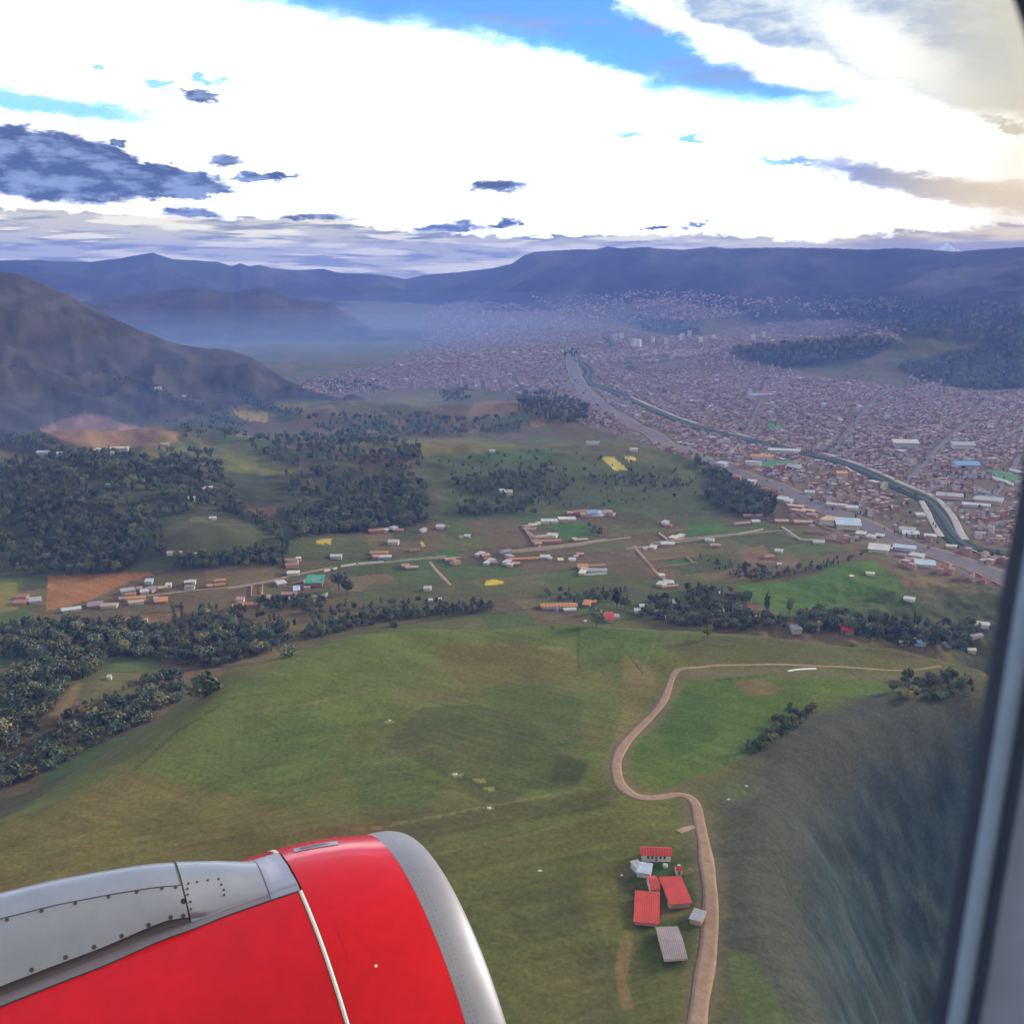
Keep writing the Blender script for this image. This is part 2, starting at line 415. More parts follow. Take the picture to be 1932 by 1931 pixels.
def paint(poly, col, rag=0.0, regs=None, a=1.0, var=.25):
    pu, pv = [q[0] for q in poly], [q[1] for q in poly]
    mg = 4 + rag * 8
    m = (GU > min(pu) - mg) & (GU < max(pu) + mg) & (GV > min(pv) - mg) & (GV < max(pv) + mg) & (GY > 50)
    if regs is not None: m &= np.isin(REG, regs)
    if not m.any(): return
    u, v, n1, n2, kk = GU[m], GV[m], _n1[m], _n2[m], _k[m]
    if rag > 1.5:                                        # ragged, graded margins
        w = np.zeros(u.shape)
        for q in (-1.6, -.8, 0, .8, 1.6):
            g = rag * (1 + .5 * q)
            w += inside(u + n1 * g * 2 * kk, v + n2 * g * kk, poly) * .1
            w += inside(u + n1 * rag * 2 * kk - q * rag * 1.2, v + n2 * rag * kk + q * rag * .5, poly) * .1
    else:
        w = inside(u + n1 * rag * 2 * kk, v + n2 * rag * kk, poly).astype(float)
    w = (w * a)[:, None]
    C[m] = C[m] * (1 - w) + np.asarray(col)[None] * (1 - var + 2 * var * nB[m])[:, None] * w
H = (1,)
V = (0,)
# --- pasture hill
paint([(-200, 1660), (0, 1560), (150, 1485), (260, 1452), (330, 1462), (440, 1500), (560, 1545), (700, 1550), (790, 1580), (760, 1700), (-200, 1760)], (.118, .092, .042), 8, H, .75)
paint([(260, 1455), (390, 1335), (560, 1232), (760, 1176), (1000, 1160), (1160, 1168), (1320, 1198), (1260, 1250), (1100, 1240), (900, 1212), (800, 1250), (720, 1330), (650, 1420), (560, 1515), (420, 1495)], (.082, .112, .036), 12, H, .6)
paint([(420, 1400), (520, 1330), (640, 1340), (620, 1470), (520, 1500), (440, 1470)], (.064, .094, .034), 14, H, .5)
paint([(820, 1215), (1000, 1212), (1095, 1240), (1085, 1268), (990, 1290), (880, 1292), (835, 1255)], (.112, .092, .042), 6, H, .8)
paint([(905, 1300), (960, 1285), (1040, 1295), (1090, 1320), (1100, 1400), (1030, 1420), (960, 1390)], (.056, .076, .034), 6, H, .6)
paint([(795, 1335), (900, 1328), (1000, 1360), (1060, 1420), (1112, 1440), (1085, 1485), (1000, 1490), (930, 1525), (850, 1470), (728, 1405)], (.056, .062, .034), 3, H, .62)
paint([(860, 1400), (905, 1385), (960, 1400), (930, 1420), (850, 1430)], (.095, .078, .048), 6, H, .45)
paint([(1052, 1428), (1112, 1438), (1092, 1478), (1032, 1476)], (.046, .055, .030), 4, H, .6)
paint([(640, 1420), (740, 1418), (838, 1480), (800, 1530), (690, 1525)], (.056, .086, .040), 10, H, .5)
paint([(1085, 1182), (1260, 1192), (1215, 1265), (1190, 1290), (1088, 1262)], (.058, .092, .038), 8, H, .5)
paint([(1178, 1235), (1242, 1262), (1230, 1320), (1180, 1395), (1160, 1450), (1148, 1430), (1172, 1340)], (.165, .118, .066), 4, H, .65)
paint([(1300, 1285), (1420, 1275), (1560, 1295), (1500, 1340), (1400, 1430), (1262, 1488), (1200, 1475), (1185, 1430), (1245, 1350)], (.062, .102, .028), 4, H, .75)
paint([(1290, 1300), (1360, 1330), (1340, 1400), (1270, 1430), (1240, 1380)], (.050, .088, .030), 6, H, .6)
paint([(1500, 1266), (1590, 1264), (1705, 1300), (1640, 1312), (1555, 1318)], (.082, .120, .030), 2, H, .8)
paint([(1385, 1285), (1440, 1282), (1478, 1300), (1455, 1312), (1405, 1308)], (.140, .092, .064), 4, H, .85)
paint([(1230, 1210), (1600, 1205), (1760, 1225), (1740, 1258), (1500, 1255), (1300, 1252)], (.092, .086, .044), 5, H, .75)
paint([(1650, 1215), (1740, 1225), (1760, 1250), (1690, 1258)], (.110, .088, .058), 4, H, .7)
paint([(700, 1540), (900, 1520), (1150, 1490), (1150, 1520), (950, 1560), (760, 1590)], (.070, .062, .034), 6, H, .7)
paint([(560, 1570), (720, 1545), (760, 1560), (640, 1590)], (.105, .062, .034), 7, H, .6)
paint([(830, 1600), (1150, 1540), (1160, 1570), (860, 1640)], (.108, .100, .042), 5, H, .6)
paint([(860, 1660), (1180, 1590), (1180, 1620), (880, 1700)], (.082, .090, .038), 6, H, .6)
paint([(930, 1690), (1080, 1660), (1120, 1760), (980, 1780)], (.052, .064, .036), 8, H, .55)
paint([(960, 1800), (1100, 1780), (1130, 1931), (980, 1931)], (.100, .088, .042), 8, H, .5)
paint([(1090, 1790), (1150, 1800), (1180, 1931), (1080, 1931)], (.062, .056, .038), 8, H, .5)
paint([(1198, 1625), (1300, 1615), (1316, 1700), (1310, 1770), (1285, 1835), (1205, 1810), (1190, 1700)], (.044, .062, .030), 5, H, .75)
paint([(1214, 1628), (1262, 1628), (1262, 1660), (1214, 1655)], (.032, .072, .030), 2, H, .85)
paint([(1165, 1655), (1200, 1650), (1205, 1690), (1165, 1685)], (.040, .044, .034), 3, H, .7)
paint([(1225, 1655), (1262, 1650), (1262, 1700), (1300, 1712), (1322, 1716), (1320, 1728), (1290, 1726), (1255, 1735), (1245, 1745), (1240, 1690), (1222, 1685)], (.150, .115, .074), 3, H, .6)
paint([(1285, 1640), (1320, 1632), (1324, 1640), (1288, 1650)], (.150, .115, .074), 1.2, H, .6)
paint([(1165, 1765), (1180, 1755), (1192, 1790), (1182, 1850), (1196, 1905), (1170, 1900), (1160, 1830)], (.165, .108, .074), 3, H, .7)
paint([(1370, 1790), (1420, 1800), (1462, 1870), (1490, 1931), (1400, 1931)], (.088, .116, .034), 5, (1, 5), .7)
paint([(1345, 1600), (1375, 1640), (1380, 1740), (1362, 1740)], (.095, .082, .048), 4, H, .7)
paint([(1368, 1470), (1395, 1478), (1412, 1500), (1385, 1512), (1366, 1492)], (.085, .130, .032), 2, (1, 5), .85)
paint([(1280, 1480), (1440, 1430), (1440, 1500), (1360, 1530), (1320, 1500)], (.085, .078, .048), 5, (1, 5), .55)
for u, v, w, h in [(862, 1462, 16, 5), (905, 1472, 22, 4), (925, 1488, 16, 4), (735, 1362, 12, 4), (925, 1524, 6, 4)]:
    paint([(u - w, v), (u, v - h), (u + w, v), (u, v + h)], (.24, .22, .11), 1.5, H, .7)
for k in range(26):                                      # old plough and terrace lines across the lower slope
    v0 = 1560 + k * 14 + rng.uniform(-5, 5); u0 = 760 + rng.uniform(0, 160); L = rng.uniform(120, 330); s = rng.uniform(-.24, -.14)
    w = rng.uniform(2.5, 7); dkc = rng.random() < .5
    paint([(u0, v0), (u0 + L, v0 + s * L - w), (u0 + L + 10, v0 + s * L + w * .3), (u0, v0 + w)], (.060, .062, .034) if dkc else (.112, .106, .052), 6, H, .3)
for k in range(14):
    v0 = 1400 + k * 22 + rng.uniform(-8, 8); u0 = rng.uniform(-50, 300); L = rng.uniform(150, 380); s = rng.uniform(-.52, -.36)
    paint([(u0, v0 + 60), (u0 + L, v0 + 60 + s * L - 4), (u0 + L + 10, v0 + 62 + s * L), (u0, v0 + 66)], (.070, .076, .032) if k % 2 else (.110, .110, .045), 5, H, .4)
# --- valley floor
paint([(90, 1085), (165, 1082), (250, 1078), (313, 1076), (245, 1098), (170, 1132), (87, 1154)], (.255, .118, .058), 1, V, .95, .12)
paint([(-60, 1100), (30, 1098), (38, 1150), (-60, 1162)], (.175, .150, .052), 2, V, .8)
paint([(310, 1130), (480, 1105), (640, 1100), (560, 1140), (440, 1160), (300, 1170)], (.105, .080, .050), 3, V, .7)
paint([(215, 1165), (280, 1160), (340, 1150), (350, 1180), (280, 1192), (215, 1178)], (.190, .105, .070), 2, V, .7)
paint([(700, 1100), (1000, 1085), (1100, 1100), (1000, 1130), (760, 1145), (660, 1130)], (.072, .090, .036), 5, V, .6)
paint([(595, 1022), (604, 1017), (626, 1016), (624, 1026), (597, 1027)], (.34, .28, .06), .3, V, 1)
paint([(914, 1103), (918, 1096), (932, 1093), (948, 1096), (950, 1100), (935, 1104)], (.46, .36, .04), .3, V, 1)
paint([(793, 1024), (798, 1022), (802, 1030), (797, 1031)], (.40, .36, .10), .3, V, 1)
paint([(1285, 985), (1350, 975), (1372, 1000), (1300, 1008)], (.050, .120, .036), 1, V, .8)
paint([(1040, 992), (1110, 985), (1128, 1010), (1060, 1018)], (.050, .120, .036), 1, V, .85)
paint([(825, 1040), (860, 1036), (870, 1052), (835, 1056)], (.045, .105, .036), 1, V, .8)
paint([(1236, 1062), (1302, 1054), (1308, 1066), (1248, 1076)], (.050, .110, .036), .5, V, .8)
paint([(1385, 1100), (1480, 1098), (1540, 1085), (1590, 1062), (1650, 1058), (1690, 1090), (1745, 1150), (1640, 1165), (1500, 1168), (1420, 1135)], (.058, .122, .030), 2, V, .85)
paint([(1610, 1085), (1650, 1072), (1690, 1095), (1715, 1130), (1680, 1125), (1620, 1100)], (.080, .118, .034), 2, V, .7)
paint([(1010, 1110), (1100, 1080), (1230, 1090), (1380, 1100), (1380, 1150), (1200, 1165), (1010, 1150)], (.062, .080, .036), 5, V, .7)
paint([(1560, 1150), (1700, 1110), (1900, 1100), (1932, 1200), (1760, 1200), (1600, 1180)], (.056, .066, .038), 5, V, .7)
paint([(1780, 1180), (1932, 1170), (1932, 1300), (1800, 1260)], (.060, .066, .048), 5, (0, 1, 5), .7)
paint([(1120, 960), (1300, 930), (1460, 960), (1400, 985), (1180, 1000)], (.062, .070, .040), 4, V, .6)
paint([(1180, 1030), (1240, 1040), (1280, 1090), (1240, 1092), (1195, 1050)], (.150, .098, .068), 3, V, .6)
paint([(1390, 1040), (1440, 1028), (1460, 1060), (1410, 1068)], (.180, .110, .075), 3, V, .7)
paint([(1470, 1040), (1510, 1050), (1500, 1070), (1470, 1065)], (.140, .105, .075), 3, V, .6)
# --- rising ground behind the valley fields
paint([(-100, 890), (130, 850), (420, 870), (560, 900), (560, 1020), (500, 1060), (320, 1080), (0, 1090), (-100, 1090)], (.048, .058, .040), 6, (0, 2), .85)
paint([(540, 890), (800, 880), (830, 950), (800, 1000), (560, 1020)], (.060, .064, .046), 6, (0, 2), .8)
paint([(780, 860), (1040, 850), (1350, 880), (1460, 940), (1430, 970), (1150, 975), (860, 980)], (.058, .080, .040), 6, (0, 2), .8)
paint([(310, 995), (370, 976), (440, 972), (525, 1012), (532, 1034), (440, 1046), (315, 1052)], (.078, .080, .046), 3, (0, 2), .85)
paint([(360, 975), (410, 976), (400, 985), (358, 985)], (.15, .125, .085), 2, (0, 2), .7)
paint([(200, 955), (225, 958), (268, 965), (262, 980), (230, 978)], (.125, .098, .072), 2, (0, 2), .7)
paint([(465, 956), (520, 958), (520, 975), (490, 978), (470, 968)], (.160, .075, .060), 1, (0, 2), .8)
paint([(213, 908), (260, 895), (300, 905), (290, 925), (225, 930)], (.075, .082, .042), 3, (0, 2), .7)
paint([(235, 852), (430, 838), (520, 868), (565, 890), (500, 898), (350, 878), (250, 868)], (.120, .125, .040), 3, (0, 2), .8)
paint([(590, 838), (700, 822), (780, 828), (900, 824), (1000, 845), (900, 856), (760, 852), (640, 850)], (.115, .118, .045), 3, (0, 2), .8)
paint([(800, 832), (900, 828), (880, 850), (805, 855)], (.150, .120, .045), 2, (0, 2), .7)
paint([(645, 816), (712, 808), (714, 816), (660, 822)], (.240, .170, .060), 1, (0, 2), .8)
paint([(726, 752), (840, 742), (860, 752), (775, 766), (740, 764)], (.125, .120, .052), 2, (0, 2), .8)
paint([(620, 760), (740, 756), (820, 770), (800, 782), (650, 780)], (.072, .078, .050), 2, (0, 2), .7)
paint([(440, 774), (506, 778), (504, 797), (462, 794), (446, 784)], (.270, .215, .075), .6, (0, 2), .9)
paint([(895, 760), (985, 756), (1010, 772), (960, 785), (880, 785)], (.170, .110, .088), 2, (0, 2), .75)
paint([(1000, 800), (1040, 778), (1030, 800), (1008, 808)], (.200, .115, .085), 1, (0, 2), .8)
paint([(745, 792), (770, 790), (760, 812), (745, 815)], (.210, .120, .090), 1, (0, 2), .8)
paint([(1000, 815), (1200, 835), (1290, 865), (1340, 900), (1250, 905), (1100, 880), (980, 850)], (.074, .088, .046), 3, V, .6)
paint([(900, 855), (1050, 850), (1040, 865), (920, 875)], (.056, .105, .040), 2, V, .7)
paint([(1320, 905), (1440, 920), (1465, 960), (1380, 965), (1330, 940)], (.030, .042, .032), 3, V, .8)
# --- the bare cut on the mountain foot
paint([(75, 812), (130, 786), (180, 782), (240, 800), (345, 818), (330, 834), (230, 848), (180, 842), (120, 832)], (.215, .128, .098), 1.4, (0, 2), .85)
paint([(15, 878), (80, 835), (118, 852), (110, 866), (50, 872), (20, 880)], (.180, .135, .098), 2, (0, 2), .8)
for pts in [[(190, 690), (260, 720), (330, 748), (400, 782), (470, 800), (400, 790), (320, 758), (240, 722)], [(400, 710), (470, 740), (520, 770), (560, 780), (500, 776), (430, 742)], [(0, 820), (60, 830), (130, 860), (180, 870), (100, 868), (0, 850)]]:
    paint(pts, (.022, .030, .022), 2, (0, 2), .8)
paint([(300, 800), (420, 790), (420, 830), (340, 820)], (.050, .058, .040), 4, (0, 2), .7)
# --- city ground
CITY = [(560, 735), (640, 748), (720, 742), (800, 735), (900, 738), (1000, 748), (1060, 772), (1100, 802), (1200, 832), (1290, 862), (1350, 892), (1460, 932), (1480, 960), (1500, 990), (1560, 1020), (1640, 1030), (1720, 1075), (1830, 1095), (1932, 1120), (2060, 1120), (2060, 745), (1932, 738),
        (1850, 742), (1760, 728), (1700, 735), (1640, 722), (1560, 716), (1500, 700), (1400, 672), (1380, 660), (1440, 648), (1560, 640), (1640, 622), (1700, 606), (1620, 600), (1500, 606), (1400, 616), (1330, 634), (1270, 636), (1150, 616), (1060, 592), (960, 572), (850, 570), (800, 590), (800, 640), (740, 690), (640, 705), (580, 718)]
paint(CITY, (.135, .105, .098), 3, (0, 3, 4), .85)
paint([(1180, 560), (1270, 548), (1380, 560), (1400, 590), (1300, 600), (1200, 600)], (.085, .068, .064), 4, (0, 3, 4), .7)
for pts in [[(1370, 664), (1460, 652), (1600, 642), (1690, 640), (1660, 668), (1600, 690), (1480, 696), (1400, 680)], [(1690, 690), (1800, 660), (1932, 640), (1932, 735), (1820, 735), (1720, 720)], [(1400, 600), (1450, 575), (1600, 560), (1932, 600), (1932, 660), (1740, 640), (1600, 596)], [(1150, 600), (1200, 592), (1300, 612), (1330, 632), (1250, 632)]]:
    paint(pts, (.030, .040, .032), 4, (0, 3, 4), .85)
paint([(1680, 745), (1760, 715), (1850, 690), (1900, 680), (1840, 712), (1740, 745)], (.120, .098, .062), 4, (0, 4), .6)
paint([(1640, 705), (1720, 690), (1740, 705), (1660, 722)], (.085, .082, .058), 4, (0, 4), .6)
# open strip along the river, and the playing fields
paint([(1640, 900), (1740, 945), (1780, 1000), (1800, 1030), (1720, 1010), (1690, 960)], (.082, .080, .060), 3, V, .6)
paint([(1132, 862), (1158, 862), (1182, 886), (1160, 888)], (.42, .34, .10), .3, V, 1)
paint([(1178, 862), (1196, 862), (1202, 868), (1186, 870)], (.38, .30, .10), .3, V, 1)
paint([(92, 1352), (120, 1312), (146, 1288), (160, 1290), (140, 1322), (112, 1358)], (.20, .145, .095), 1.2, (0, 1), .85)
paint([(150, 1290), (200, 1282), (260, 1290), (200, 1320), (150, 1335)], (.115, .105, .062), 3, (0, 1), .7)
for pts in [[(1088, 1182), (1093, 1182), (1094, 1262), (1090, 1262)], [(1240, 1192), (1244, 1192), (1214, 1268), (1211, 1268)], [(560, 1330), (700, 1300), (701, 1303), (562, 1334)], [(250, 1452), (330, 1380), (420, 1325), (422, 1328), (333, 1384), (254, 1455)], [(640, 1190), (760, 1182), (900, 1186), (900, 1188), (760, 1185), (640, 1194)],
            [(930, 1215), (1080, 1222), (1080, 1225), (930, 1218)], [(1180, 1230), (1184, 1230), (1215, 1270), (1211, 1271)], [(700, 1560), (900, 1522), (1080, 1490), (1081, 1493), (900, 1527), (702, 1566)], [(820, 1610), (1000, 1570), (1150, 1530), (1151, 1534), (1000, 1575), (822, 1615)], [(1350, 1282), (1500, 1268), (1500, 1270), (1351, 1285)]]:
    paint(pts, (.050, .054, .030) if rng.random() < .55 else (.15, .13, .075), .8, H, .6)
C[REG == 4] *= (.55 + .9 * sstep(.36, .66, fbm(GX / 330, GY / 520, 331, 5)))[REG == 4][:, None]  # contrast stands in for relief shading, put into the range's colour
C[REG == 2] *= (.8 + .4 * sstep(.36, .64, fbm(GX / 34, GY / 70, 333, 4)))[REG == 2][:, None]  # gully shade put into the mountain's colour as noise
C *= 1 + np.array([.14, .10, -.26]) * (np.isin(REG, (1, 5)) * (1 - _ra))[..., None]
C[REG == 0] *= np.array([1.17, 1.10, .80])
_fa = np.where(vnoise(GX / 90, GY / 90, 345) > .5, R(18), R(-34))      # plough and grazing lines
_fu = fbm((GX * np.cos(_fa) + GY * np.sin(_fa)) / 55, (-GX * np.sin(_fa) + GY * np.cos(_fa)) / 3.2, 347, 3)
C *= np.where(np.isin(REG, (0, 1)) & (RG < 1700), .80 + .40 * _fu, 1.0)[..., None]
C *= (.86 + .28 * nC)[..., None]
C = np.clip(C, .004, .9)

_rp = np.array([on_plane(u, v, 80.0) for u, v in [(1312, 2040), (1316, 1931), (1326, 1860), (1338, 1790), (1342, 1720), (1336, 1650), (1326, 1585), (1316, 1530), (1302, 1508), (1276, 1502), (1240, 1507), (1205, 1506), (1180, 1492), (1165, 1470), (1163, 1440), (1175, 1410), (1205, 1376), (1235, 1345), (1255, 1315), (1266, 1285), (1276, 1266), (1300, 1261), (1450, 1255), (1640, 1263), (1740, 1264)]])
_m = (REG == 1) & (GU > 1100) & (GU < 1800) & (GV > 1240)
_d = seg_dist(GX[_m], GY[_m], [tuple(q) for q in _rp])
_w = (sstep(9, 3, _d + 9 * (nC[_m] - .5)) * .65)[:, None]
C[_m] = C[_m] * (1 - _w) + np.array([.135, .105, .066]) * _w

# ------------------------------------------------------------------ materials
def new_mat(name, col=(.5, .5, .5), rough=.8, metal=0.0, spec=.3, var=0.0, vscale=.3, attr=False):
    m = bpy.data.materials.new(name)
    m.use_nodes = True
    n, l = m.node_tree.nodes, m.node_tree.links
    b = n['Principled BSDF']
    b.inputs['Roughness'].default_value = rough
    b.inputs['Metallic'].default_value = metal
    b.inputs['Specular IOR Level'].default_value = spec
    if attr:
        a = n.new('ShaderNodeVertexColor'); a.layer_name = 'Col'; src = a.outputs[0]
    else:
        c = n.new('ShaderNodeRGB'); c.outputs[0].default_value = (*col, 1); src = c.outputs[0]
    if var:
        t = n.new('ShaderNodeTexCoord')
        mp = n.new('ShaderNodeMapping'); l.new(t.outputs['Object'], mp.inputs[0])
        acc = None
        for sc, amt in ((vscale, var), (vscale * 5.3, var * .8)):
            z = n.new('ShaderNodeTexNoise'); z.inputs['Scale'].default_value = sc; z.inputs['Detail'].default_value = 5; z.inputs['Roughness'].default_value = .6
            l.new(mp.outputs[0], z.inputs[0])
            r = n.new('ShaderNodeMapRange'); r.inputs[1].default_value = .3; r.inputs[2].default_value = .7; r.inputs[3].default_value = 1 - amt; r.inputs[4].default_value = 1 + amt
            l.new(z.outputs[0], r.inputs[0])
            if acc is None: acc = r.outputs[0]
            else:
                q = n.new('ShaderNodeMath'); q.operation = 'MULTIPLY'; l.new(acc, q.inputs[0]); l.new(r.outputs[0], q.inputs[1]); acc = q.outputs[0]
        mx = n.new('ShaderNodeVectorMath'); mx.operation = 'SCALE'
        l.new(src, mx.inputs[0]); l.new(acc, mx.inputs['Scale'])
        src = mx.outputs[0]
    l.new(src, b.inputs['Base Color'])
    return m
M = {}
M['ground'] = new_mat('ground', attr=True, rough=1, spec=.05, var=.24, vscale=.42)
M['dirt'] = new_mat('dirt', (.285, .185, .125), 1, spec=.05, var=.16, vscale=.25)
M['rut'] = new_mat('rut', (.26, .168, .112), 1, spec=.05, var=.25, vscale=.3)
M['track'] = new_mat('track', (.30, .215, .15), 1, spec=.05, var=.2, vscale=.2)
M['asphalt'] = new_mat('asphalt', (.150, .128, .132), .9, spec=.1, var=.12, vscale=.08)
M['line'] = new_mat('line', (.62, .60, .55), .8, var=.1)
M['concrete'] = new_mat('concrete', (.36, .31, .285), .9, spec=.1, var=.18, vscale=.1)
M['verge'] = new_mat('verge', (.045, .060, .036), 1, spec=.05, var=.25, vscale=.1)
M['water'] = new_mat('water', (.030, .036, .028), .6, spec=.2, var=.1, vscale=.1)

def mesh_obj(name, verts, faces, mat, parent=None, smooth=False, loc=None):
    me = bpy.data.meshes.new(name)
    me.from_pydata([tuple(map(float, p)) for p in verts], [], [tuple(map(int, f)) for f in faces])
    if mat is not None:
        for q in (mat if isinstance(mat, (list, tuple)) else [mat]): me.materials.append(q)
    if smooth: me.polygons.foreach_set('use_smooth', [True] * len(me.polygons))
    o = bpy.data.objects.new(name, me)
    COL.objects.link(o)
    if parent is not None: o.parent = parent
    if loc is not None: o.location = loc
    return o
def fast_mesh(name, V_, Q_, mat, cols=None, mats_idx=None, smooth=True, percorner=False):
    """numpy verts (n,3) and quads (m,4)"""
    me = bpy.data.meshes.new(name)
    me.vertices.add(len(V_)); me.vertices.foreach_set('co', np.asarray(V_, np.float32).ravel())
    me.loops.add(Q_.size); me.loops.foreach_set('vertex_index', Q_.astype(np.int32).ravel())
    me.polygons.add(len(Q_)); me.polygons.foreach_set('loop_start', np.arange(0, Q_.size, Q_.shape[1], dtype=np.int32))
    me.polygons.foreach_set('use_smooth', np.full(len(Q_), smooth))
    if cols is not None:
        dom = 'CORNER' if percorner else 'POINT'
        a = me.color_attributes.new('Col', 'FLOAT_COLOR', dom)
        a.data.foreach_set('color', np.concatenate([cols, np.ones((len(cols), 1))], 1).astype(np.float32).ravel())
    me.update(calc_edges=True); me.validate()
    for q in (mat if isinstance(mat, (list, tuple)) else [mat]): me.materials.append(q)
    o = bpy.data.objects.new(name, me); COL.objects.link(o)
    return o
def tag(o, label=None, cat=None, group=None, kind=None):
    if label: o['label'] = label
    if cat: o['category'] = cat
    if group: o['group'] = group
    if kind: o['kind'] = kind
    return o
def empty(name, loc, rz=0.0):
    o = bpy.data.objects.new(name, None); COL.objects.link(o)
    o.location = tuple(map(float, loc)); o.rotation_euler = (0, 0, rz); o.empty_display_size = 1
    return o

# ------------------------------------------------------------------ the ground sheet, cut where its landforms meet
idx = np.arange(NR * NA).reshape(NR, NA)
quads = np.stack([idx[:-1, :-1], idx[:-1, 1:], idx[1:, 1:], idx[1:, :-1]], -1).reshape(-1, 4)[:, ::-1]
freg = REG[:-1, :-1].reshape(-1)
allv = np.stack([GX, GY, GZ], -1).reshape(-1, 3); allc = C.reshape(-1, 3)
GV_N = None
for g, nm, lab in [(0, 'valley_floor', 'wide valley floor of small brown and green plots and town blocks'), (1, 'pasture_hill', 'green and brown pasture hill in the foreground'), (2, 'mountain', 'dark bare mountain slope rising at the left edge'),
                   (3, 'hills', 'two rounded blue hills standing in the smoke'), (4, 'mountain_range', 'long blue mountain range along the horizon'), (5, 'ravine', 'dark scrubby ravine falling away beside the dirt road')]:
    q = quads[freg == g]
    used, inv = np.unique(q, return_inverse=True)
    o = fast_mesh(nm, allv[used], inv.reshape(-1, 4), M['ground'], allc[used])
    tag(o, lab, None, None, 'structure')

# a snow peak showing over the range
_pa, _pe = azel(1787, 458)
_pr = 9600.0
_pv, _pf = [], []
for j in range(9):
    for k in range(14):
        t = 2 * math.pi * k / 14; q = j / 8
        g_ = rng.uniform(.85, 1.15)
        _pv.append((_pr * math.sin(_pa) + 300 * q * math.cos(t) * g_, _pr * math.cos(_pa) + 300 * q * math.sin(t) * g_, ZC + _pr * math.tan(_pe) - 190 * q ** .9 * g_ + (14 * rng.uniform(-1, 1) if j else 0)))
for j in range(8):
    for k in range(14): _pf.append((j * 14 + k, (j + 1) * 14 + k, (j + 1) * 14 + (k + 1) % 14, j * 14 + (k + 1) % 14))
M['snow'] = new_mat('snow', (.75, .76, .78), .8, var=.3, vscale=.006)
tag(mesh_obj('snow_peak', _pv, _pf, M['snow'], None, False), 'small snow covered peak showing over the range at the right', None, None, 'structure')

# ------------------------------------------------------------------ roads and water, draped ribbons
def smooth_path(pts, step):
    pts = np.asarray(pts, float)
    d = np.r_[0, np.cumsum(np.hypot(*np.diff(pts, axis=0).T))]
    n = max(4, int(d[-1] / step))
    t = np.linspace(0, d[-1], n)
    # Catmull-Rom through the points
    out = []
    for q in t:
        i = min(np.searchsorted(d, q, 'right') - 1, len(pts) - 2)
        f = (q - d[i]) / (d[i + 1] - d[i])
        p0, p1, p2, p3 = pts[max(i - 1, 0)], pts[i], pts[i + 1], pts[min(i + 2, len(pts) - 1)]
        out.append(.5 * (2 * p1 + (p2 - p0) * f + (2 * p0 - 5 * p1 + 4 * p2 - p3) * f * f + (3 * p1 - p0 - 3 * p2 + p3) * f ** 3))
    return np.array(out)
def ribbon(name, path, width, mat, lift=.35, label=None, off=0.0, ragged=0.0, cross=5, kind='structure', seed=1, drop=.6, parent=None):
    t = np.gradient(path, axis=0); t /= np.linalg.norm(t, axis=1)[:, None] + 1e-9
    nrm = np.stack([-t[:, 1], t[:, 0]], 1)
    n = len(path); w = np.broadcast_to(np.asarray(width, float), (n,)).copy()
    V_, Q_ = [], []
    k = np.linspace(-.5, .5, cross)
    s = np.arange(n) * .16
    wl = w * (1 + ragged * (vnoise(s, s * 0, seed) - .5) * 2); wr = w * (1 + ragged * (vnoise(s, s * 0 + 5, seed) - .5) * 2)
    rows = []
    for kk in k:
        ww = np.where(kk < 0, wl, wr)
        p = path + nrm * (off + kk * ww)[:, None]
        rows.append(np.c_[p, Hs(p[:, 0], p[:, 1]) + lift])
    # skirts so that the sheet meets the ground
    a, b = rows[0].copy(), rows[-1].copy(); a[:, 2] -= lift + drop; b[:, 2] -= lift + drop
    rows = [a] + rows + [b]
    V_ = np.stack(rows, 1).reshape(-1, 3); m = len(rows)
    i = np.arange(n - 1)[:, None] * m + np.arange(m - 1)[None]
    Q_ = np.stack([i, i + m, i + m + 1, i + 1], -1).reshape(-1, 4)[:, ::-1]
    o = fast_mesh(name, V_, Q_, mat)
    if parent is not None: o.parent = parent
    else: tag(o, label, None, None, kind)
    return o
def px_path(pts, step):
    return smooth_path([ground_at(u, v)[:2] for u, v in pts], step)
dirt_path = px_path([(1312, 2040), (1316, 1931), (1326, 1860), (1338, 1790), (1342, 1720), (1336, 1650), (1326, 1585), (1316, 1530), (1302, 1508), (1276, 1502), (1240, 1507), (1205, 1506), (1180, 1492), (1165, 1470), (1163, 1440), (1175, 1410), (1205, 1376), (1235, 1345), (1255, 1315), (1266, 1285), (1276, 1266), (1300, 1261), (1360, 1258), (1450, 1255), (1560, 1258), (1640, 1263), (1700, 1266), (1740, 1264), (1775, 1258)], 3.0)
fade = np.interp(np.arange(len(dirt_path)) / len(dirt_path), [0, .18, .32, .45, .62, .72, 1], [7.0, 6.6, 5.2, 5.8, 5.2, 3.6, 2.6])
ribbon('dirt_road', dirt_path, fade, M['dirt'], .22, 'winding reddish dirt road over the pasture hill', ragged=.20)
ribbon('path', px_path([(1316, 1562), (1300, 1562), (1280, 1570)], 2.0), 3.2, M['track'], .2, 'short bare track branching left off the dirt road', ragged=.3)
ribbon('path', px_path([(1487, 1267), (1510, 1264), (1540, 1263)], 3.0), 2.2, M['line'], .2, 'short pale strip beside the upper bend of the road', ragged=.3)
